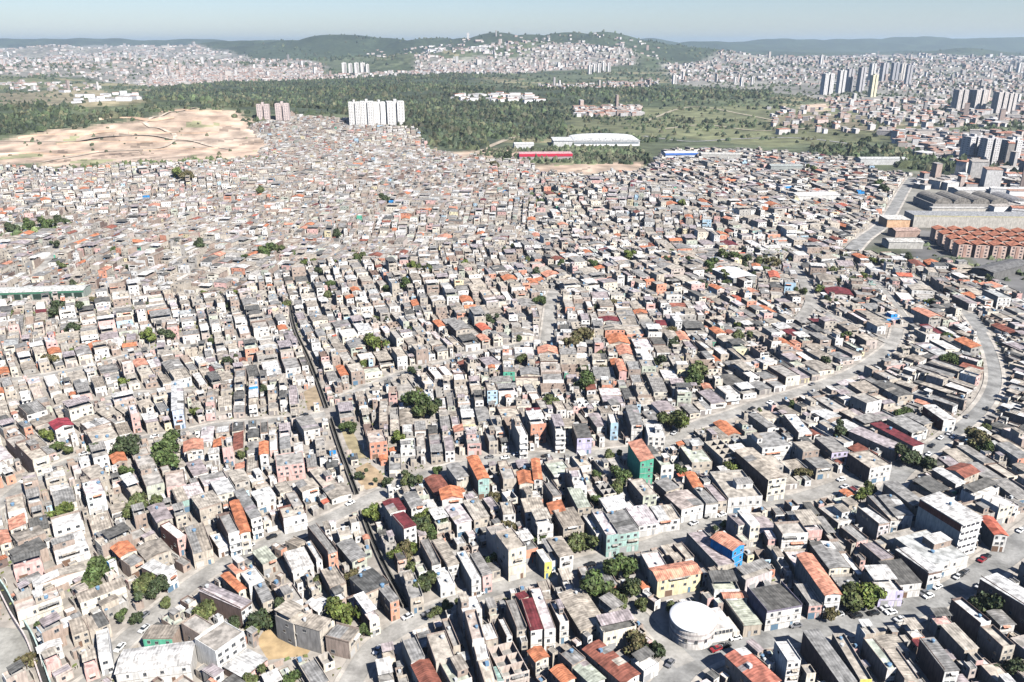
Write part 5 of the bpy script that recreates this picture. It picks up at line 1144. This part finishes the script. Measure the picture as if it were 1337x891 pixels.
def tree(x, y, r, k):
    o = put('broadleaf_tree', None, None, (x, y, float(height(x, y))), RNG.uniform(0, 6.28))
    o.scale = (r * 1.12, r * 1.12, r * RNG.uniform(1.15, 1.4))
    put('trunk', TRUNKS[k % 3], o); put('crown', CROWNS[k], o)
    size = 'large' if r > 4 else 'small' if r < 2.7 else 'medium'
    base = f'{size} {KIND[k % 5]} tree'
    lab = unique_label(base, x, y)
    tag(o, lab, 'tree', 'trees growing between the houses'); return o
rt = random.Random(4)
for i, (x, y, r) in enumerate(TREES): tree(x, y, r * (.92 if y < 300 else 1.12), rt.choice((0, 1, 3, 5, 6, 8, 3, 0, 2, 7, 4)))
placed = [(x, y) for x, y, _ in TREES]; n_extra = 0
for k in range(30000):
    if n_extra >= 130: break
    y = 170 + rt.random() * 520; x = rt.uniform(-.72, .72) * (y * .94 + 60)
    i, j = int(y - OY), int(x - OX)
    if not town[i, j] or occ[i, j] or busy(x, y, 0, 2.4, 2.4) > .02: continue
    if min(math.hypot(x - a, y - b) for a, b in placed) < 5: continue
    placed.append((x, y)); n_extra += 1; mark(x, y, 0, 2, 2, 4)
    tree(x, y, rt.uniform(1.6, 2.6 if y < 500 else 3.6), rt.choice((0, 1, 3, 5, 6, 8, 2, 4)))
# weeds in the leftover yards
rows_p = []
n = 0
xs = NP.uniform(-420, 420, 60000); yv = NP.uniform(165, 700, 60000)
ii, jj = (yv - OY).astype(int), (xs - OX).astype(int)
free = (occ[ii, jj] == 0) & town[ii, jj] & (mean_noise(xs, yv, 18) > .15)
xs, yv = xs[free][:9000], yv[free][:9000]; m = len(xs)
c4 = np.array([[-1, 0, 0], [1, 0, 0], [.8, 0, 1], [-.8, 0, 1]])
an = NP.uniform(0, 6.28, m); sz = NP.uniform(.25, .75, m)
V = np.empty((m, 4, 3)); V[..., 0] = xs[:, None] + c4[None, :, 0] * np.cos(an)[:, None] * sz[:, None] + NP.normal(0, .1, (m, 4)); V[..., 1] = yv[:, None] + c4[None, :, 0] * np.sin(an)[:, None] * sz[:, None] + NP.normal(0, .2, (m, 4)); V[..., 2] = c4[None, :, 2] * sz[:, None] * 1.2
me = mesh_from('weeds', V.reshape(-1, 3), np.arange(m * 4).reshape(m, 4), np.zeros(m, int), np.array((.12, .135, .05)) * NP.uniform(.6, 1.5, (m, 1)) * NP.uniform(.85, 1.15, (m, 3)), mats=[M_LEAF])
tag(put('weeds', me), 'scrubby weeds growing in gaps and yards between the houses', 'weeds', kind='stuff')
# the woods beyond town: lumpy crowns
def lumps(name, pts, rr, label, cols):
    n = len(pts); rg = NP
    t6 = []
    for i, (ez, k) in enumerate(((0.0, 7), (.55, 6), (.9, 3))):
        for q in range(k): a = q * 2 * math.pi / k + i * .5; t6.append((math.cos(a) * math.cos(ez * 1.4), math.sin(a) * math.cos(ez * 1.4), ez))
    t6.append((0, 0, 1.05)); t6 = np.array(t6)
    tri = [(i, (i + 1) % 7, 7 + i % 6) for i in range(7)] + [(7 + i, (i + 1) % 7, 7 + (i + 1) % 6) for i in range(6)] + [(7 + i, 7 + (i + 1) % 6, 13 + (i // 2)) for i in range(6)] + [(13 + i, 7 + (2 * i + 2) % 6, 13 + (i + 1) % 3) for i in range(3)] + [(13 + i, 13 + (i + 1) % 3, 16) for i in range(3)]
    tri = np.array(tri)
    V = t6[None] * (1 + rg.normal(0, .22, (n, len(t6), 1))) * np.stack([rr, rr, rr * rg.uniform(.9, 1.5, n)], -1)[:, None]
    V[..., 0] += pts[:, 0:1]; V[..., 1] += pts[:, 1:2]; V[..., 2] += height(pts[:, 0], pts[:, 1])[:, None] - .5
    F = (tri[None] + (np.arange(n) * len(t6))[:, None, None]).reshape(-1, 3)
    pick_ = rg.integers(0, len(cols), n); cc = np.array(cols)[pick_] * rg.uniform(.6, 1.45, (n, 1)) * (1 + .4 * np.clip(mean_noise(pts[:, 0], pts[:, 1], 75), -1, 1))[:, None]
    col = np.repeat(cc, len(tri), 0) * rg.uniform(.75, 1.25, (n * len(tri), 1))
    return tag(put(name, mesh_from(name, V.reshape(-1, 3), F, np.zeros(len(F), int), col, mats=[M_LEAF])), label, 'forest', kind='stuff')
def sample(P, n, bias=1.0):
    P = np.array(P, float); lo, hi = P.min(0), P.max(0); out = []
    while len(out) < n:
        q = NP.uniform(lo, hi, (4000, 2)); q = q[in_poly(q[:, 0], q[:, 1], P)]
        q = q[NP.random(len(q)) < (lo[1] / q[:, 1]) ** bias]
        out += list(q)
    return np.array(out[:n])
fp = np.concatenate([sample(P, k, 1.2) for (nme, P), k in zip([z for z in ZONES if z[0] == 'forest'], (10500, 2600, 1700, 800))])
GREENS = [(.041, .055, .028), (.050, .067, .031), (.064, .073, .036), (.034, .046, .026), (.075, .074, .041)]
fp = fp[(mean_noise(fp[:, 0] + 60, fp[:, 1], 120) > -.62)]
lumps('forest', fp, NP.uniform(3, 7, len(fp)) * NP.choice((1, 1, 1.5), len(fp)), 'dense dark green forest covering the low hills behind the white towers', GREENS)
sx = NP.uniform(-1, 1, 42000); sy = 1500 * (9000 / 1500) ** NP.random(42000); sx = sx * (sy * .8 + 100)
nn = mean_noise(sx, sy, 210) + .5 * mean_noise(sx + 300, sy, 70)
keep = ~in_poly(sx, sy, DENSE) & ((nn > .3) | (NP.random(len(sx)) < .16))
for nme, P in ZONES:
    if nme in ('clay', 'asphalt'): keep &= ~in_poly(sx, sy, P)
sp = np.c_[sx, sy][keep][:12000]
lumps('woods', sp, NP.uniform(4, 8, len(sp)) * np.clip(sp[:, 1] / 3500, .8, 1.7), 'scattered clumps of trees across the valley and on the far hills', GREENS)
# bushes along the bottom edge of the clay hill
bp = sample([(-680, 1165), (-420, 1215), (-330, 1270), (-430, 1300), (-600, 1225), (-690, 1195)], 260)
lumps('bushes', bp, NP.uniform(2, 4.5, len(bp)), 'line of green bushes along the foot of the clay hill', [(.09, .11, .045), (.07, .09, .04)])

bp = np.c_[NP.normal(-760, 190, 90), NP.normal(1500, 130, 90)]
lumps('shrubs', bp, NP.uniform(1.5, 4, 90), 'sparse shrubs dotting the bare clay hill', [(.10, .10, .055), (.08, .09, .05)])
bp = sample([(20, 1225), (215, 1225), (230, 1420), (110, 1450), (-40, 1400), (-70, 1300)], 420)
lumps('shrubs', bp, NP.uniform(2.5, 6, 420), 'shrubs and small trees around the sheds at the forest edge', [(.08, .095, .05), (.06, .08, .04), (.10, .10, .06)])
bp = np.concatenate([np.c_[np.linspace(352, 470, 60) + NP.normal(0, 4, 60), np.linspace(640, 560, 60) + NP.normal(0, 4, 60)], sample([(350, 640), (400, 800), (520, 760), (400, 560)], 130)])
bp = bp[[not (375 < a < 520 and 655 < b < 815) for a, b in bp]]
lumps('shrubs', bp, NP.uniform(1.5, 3.8, len(bp)), 'shrubs and trees edging the yards below the red roofed apartments', [(.06, .075, .04), (.08, .09, .045)])
for P, k, lb in ((LOTS[4], 190, 'trees and scrub of the park strip on the shaded side of town'), (LOTS[5], 40, 'scrub at the edges of the grassy strip')):
    bp = sample(P, k); lumps('shrubs', bp, NP.uniform(1.5, 4.5, k), lb, [(.06, .08, .035), (.09, .11, .045)])
for i, P in enumerate(([(307, 1924), (440, 2243), (541, 2325), (599, 2142), (630, 1924)], [(312, 1745), (433, 1849), (515, 1713), (671, 1745), (745, 1653)])):
    P = resample(P, 12); v_, f_ = ribbon(P, 5, -5, .8, .8, None, 0)
    me = mesh_from('track', v_, f_[:, ::-1], np.zeros(len(f_), int), np.tile((.34, .30, .22), (len(f_), 1)), mats=[M_ROAD])
    tag(put('dirt_track', me), ['pale track curving over the grass fields beyond town', 'pale track along the near edge of the grass fields'][i], 'track', kind='structure')
# haul tracks on the clay hill
for i, P in enumerate(([(-1000, 1400), (-900, 1440), (-780, 1430), (-650, 1470), (-560, 1440), (-480, 1380)], [(-720, 1240), (-690, 1330), (-600, 1400), (-620, 1500), (-700, 1570), (-640, 1680)])):
    P = resample(P, 8); v_, f_ = ribbon(P, 4, -4, .8, .8, None, 0)
    me = mesh_from('track', v_, f_[:, ::-1], np.zeros(len(f_), int), np.tile((.46, .38, .30), (len(f_), 1)), mats=[M_ROAD])
    tag(put('dirt_track', me), ['pale dirt track running across the clay hill', 'pale dirt track winding up the clay hill'][i], 'track', kind='structure')
# ---------------------------------------------------------------- the far city: simple blocks
rows = []; xf = []
HC = [(.58, .55, .52), (.50, .45, .41), (.42, .33, .29), (.50, .41, .37), (.34, .32, .31), (.64, .62, .60)]
for n, P in FAR:
    pts = sample(P, n, 1.0)
    big = n < 100
    hz = height(pts[:, 0], pts[:, 1])
    for (x, y), z in zip(pts, hz):
        s = min(2.6, max(1, y / 3600)); w = RNG.uniform(7, 15) * s * (2.4 if big else 1); l = RNG.uniform(7, 13) * s; h = RNG.choice((3, 5.5, 6, 8.5)) * (s ** .5) * RNG.uniform(.9, 1.2) + 2
        if not big and RNG.random() < .07: w *= 2.6; l *= 1.7
        if not big and RNG.random() < .03: h *= 3.2; w *= .7
        c = HC[RNG.randrange(6)] if not big else (.72, .71, .70); k = RNG.uniform(.8, 1.1); c = tuple(q * k for q in c)
        a = RNG.uniform(-.5, .8)
        rows.append(blk(-w / 2, w / 2, -l / 2, l / 2, -2, h, WALL, c))
        c2 = RNG.choice(((.34, .31, .29), (.42, .38, .34), (.46, .22, .15), (.62, .60, .58), (.40, .26, .2)))
        rows.append(blk(-w / 2 - .3, w / 2 + .3, -l / 2 - .3, l / 2 + .3, (h, h, h + .6, h + .6), (h + .4, h + .4, h + 1.2, h + 1.2), SHEET, c2))
        xf += [(x, y, z, a)] * 2
tag(put('distant_city', rows_mesh('distant_city', rows, xf)), 'pale distant city quarters spread across the valley and mountain foot', 'houses', kind='stuff')
# diggers' terraces on the clay hill: low earth banks
for i, (x, y, w) in enumerate(((-760, 1330, 150), (-690, 1420, 190), (-800, 1470, 160), (-620, 1500, 150), (-560, 1380, 120), (-720, 1580, 130), (-640, 1650, 110))):
    P = resample([(x - w / 2, y - 14), (x - w / 6, y + 8), (x + w / 5, y + 2), (x + w / 2, y + 18)], 10)
    v_, f_ = ribbon(P, 4, -4, -2, 1.5, None, 0)
    n_ = normals(P); kq = len(P); v_[:kq, :2] = P + n_ * 2; v_[kq:2 * kq, :2] = P - n_ * 1
    me = mesh_from('earth_bank', v_, f_[:, ::-1], np.zeros(len(f_), int), np.tile((.44, .31, .22), (len(f_), 1)), mats=[M_FIELD])
    tag(put('earth_bank', me), f'{NTH[i]} reddish earth bank up the bare clay hill', 'earth bank', kind='structure')

# the paved yard in the near corner
yd = [(-190, 178), (-146, 170), (-139, 186), (-150, 200), (-190, 206)]
me = bpy.data.meshes.new('paved_yard'); me.from_pydata([(x, y, .07) for x, y in yd], [], [tuple(range(5))]); me.materials.append(M_ROAD)
a_ = me.attributes.new('col', 'FLOAT_COLOR', 'FACE'); a_.data.foreach_set('color', np.array((.30, .29, .26, 1), np.float32))
tag(put('paved_yard', me), 'pale paved yard in the near corner beside the drainage channel', 'yard', kind='structure')

# ---------------------------------------------------------------- parked cars
CARC = dict(black=(.015, .015, .018), silver=(.5, .5, .5), grey=(.16, .16, .17), white=(.75, .75, .74), red=(.24, .02, .025), olive=(.12, .12, .05))
def car_parts(c):
    prof = [(-2.1, .35), (-2.12, .75), (-1.95, .92), (-1.0, .98), (1.65, 1.0), (2.05, .95), (2.1, .4)]
    V = []; F = []
    def extrude(prof, hw, hw2, col, m):
        k = len(prof); zs = [z for _, z in prof]; zl, zh = min(zs), max(zs)
        v = [((hw + (hw2 - hw) * ((z - zl) / (zh - zl)) ** 3) * s, y, z) for s in (-1, 1) for y, z in prof]
        mid = [(0, sum(y for y, _ in prof) / k, (zl + zh) / 2)]
        f = [(i, (i + 1) % k, k + (i + 1) % k, k + i) for i in range(k)]
        f += [(0, i, i + 1, i + 1) for i in range(1, k - 1)]
        f += [(k, k + i + 1, k + i, k + i) for i in range(1, k - 1)]
        return v, f
    v, f = extrude(prof, .84, .78, c, PAINT)
    quads = [q for q in f]
    body = bpy.data.meshes.new('body'); body.from_pydata(v, [], [tuple(dict.fromkeys(q)) for q in quads])
    v2, f2 = extrude([(-1.05, .97), (-.45, 1.42), (.9, 1.45), (1.7, 1.0)], .76, .60, c, GLASS)
    glass = bpy.data.meshes.new('glazing'); glass.from_pydata(v2, [], [tuple(dict.fromkeys(q)) for q in f2])
    roof = rows_mesh('roof', [blk(-.60, .60, -.42, .88, (1.425, 1.425, 1.455, 1.455), (1.47, 1.47, 1.49, 1.49), PAINT, c)])
    for me, cc, mm in ((body, c, M_PAINT), (glass, (.02, .025, .03), M_GLASS)):
        me.materials.append(mm); a = me.attributes.new('col', 'FLOAT_COLOR', 'FACE')
        a.data.foreach_set('color', np.tile((*cc, 1), (len(me.polygons), 1)).astype(np.float32).ravel()); me.update()
    return body, glass, roof
wv, wf, wm, wc_ = lathe_arrays([(.01, -.1), (.2, -.1), (.31, -.09), (.31, .09), (.2, .1), (.01, .1)], 12, (.02, .02, .02), TANK)
wv = wv[:, [2, 0, 1]]
WHEEL = mesh_from('wheel', wv, wf, wm, wc_)
CARM = {k: car_parts(c) for k, c in CARC.items()}
rc_ = random.Random(9); spots = []
for si in (0, 1, 2, 3, 5):
    nm, wd, P = ROADS[si]; s_ = 0; nn_ = normals(P)
    for i in range(2, len(P) - 2):
        if 172 < P[i][1] < 430 and abs(P[i][0]) < 240 and rc_.random() < (.16 if wd > 10 else .07):
            q = P[i] + nn_[i] * rc_.choice((-1, 1)) * wd * .32
            if all(math.hypot(q[0] - a, q[1] - b) > 6 for a, b, _ in CARS + spots): spots.append((q[0], q[1], rc_.choice(('black', 'silver', 'grey', 'white', 'black', 'grey', 'silver', 'white'))))
for x, y, cn in CARS + spots:
    best = None
    for si, (nm, wd, P) in enumerate(ROADS):
        d = np.hypot(P[:, 0] - x, P[:, 1] - y); i = int(np.argmin(d))
        if best is None or d[i] < best[0]: best = (d[i], P, i, wd, si)
    d, P, i, wd, si = best
    if d > 26: continue
    n_ = normals(P)[i]; t_ = np.array([n_[1], -n_[0]]); off = float((np.array((x, y)) - P[i]) @ n_)
    lim = wd / 2 - (1.3 if wd < 10 else 2.0) - 1.1
    off = max(-lim, min(lim, off)) if abs(off) < wd else lim * np.sign(off)
    p = P[i] + n_ * off + t_ * float((np.array((x, y)) - P[i]) @ t_)
    o = put('parked_car', None, None, (p[0], p[1], ROADZ[si] + .01), math.atan2(t_[1], t_[0]) - math.pi / 2 + RNG.uniform(-.05, .05))
    o.scale = (.92, .92, .95)
    b_, g_, r_ = CARM[cn]; put('body', b_, o); put('glazing', g_, o); put('roof', r_, o)
    for sx in (-.76, .76):
        for sy_ in (-1.3, 1.35): put('wheel', WHEEL, o, (sx, sy_, .31))
    tag(o, unique_label(f'{cn} parked car', p[0], p[1]), 'car', 'cars parked along the streets')

# ---------------------------------------------------------------- haze
hz = bpy.data.materials.new('haze'); hz.use_nodes = True; t = hz.node_tree
for n_ in list(t.nodes):
    if n_.type == 'BSDF_PRINCIPLED': t.nodes.remove(n_)
pv = t.nodes.new('ShaderNodeVolumePrincipled'); pv.inputs['Color'].default_value = (.66, .83, 1.0, 1); pv.inputs['Density'].default_value = HAZE; pv.inputs['Anisotropy'].default_value = .35
t.links.new(pv.outputs[0], t.nodes['Material Output'].inputs['Volume'])
X_, Y0, Y1, Z0, Z1 = 48000, -2500, 36000, -40, 420
v = [(sx * X_, yy, zz) for zz in (Z0, Z1) for sx, yy in ((-1, Y0), (1, Y0), (1, Y1), (-1, Y1))]
me = bpy.data.meshes.new('haze'); me.from_pydata(v, [], [tuple(q) for q in QUAD.tolist()]); me.materials.append(hz)
tag(put('haze', me), 'pale blue haze thickening over the distant hills', 'haze', kind='stuff')
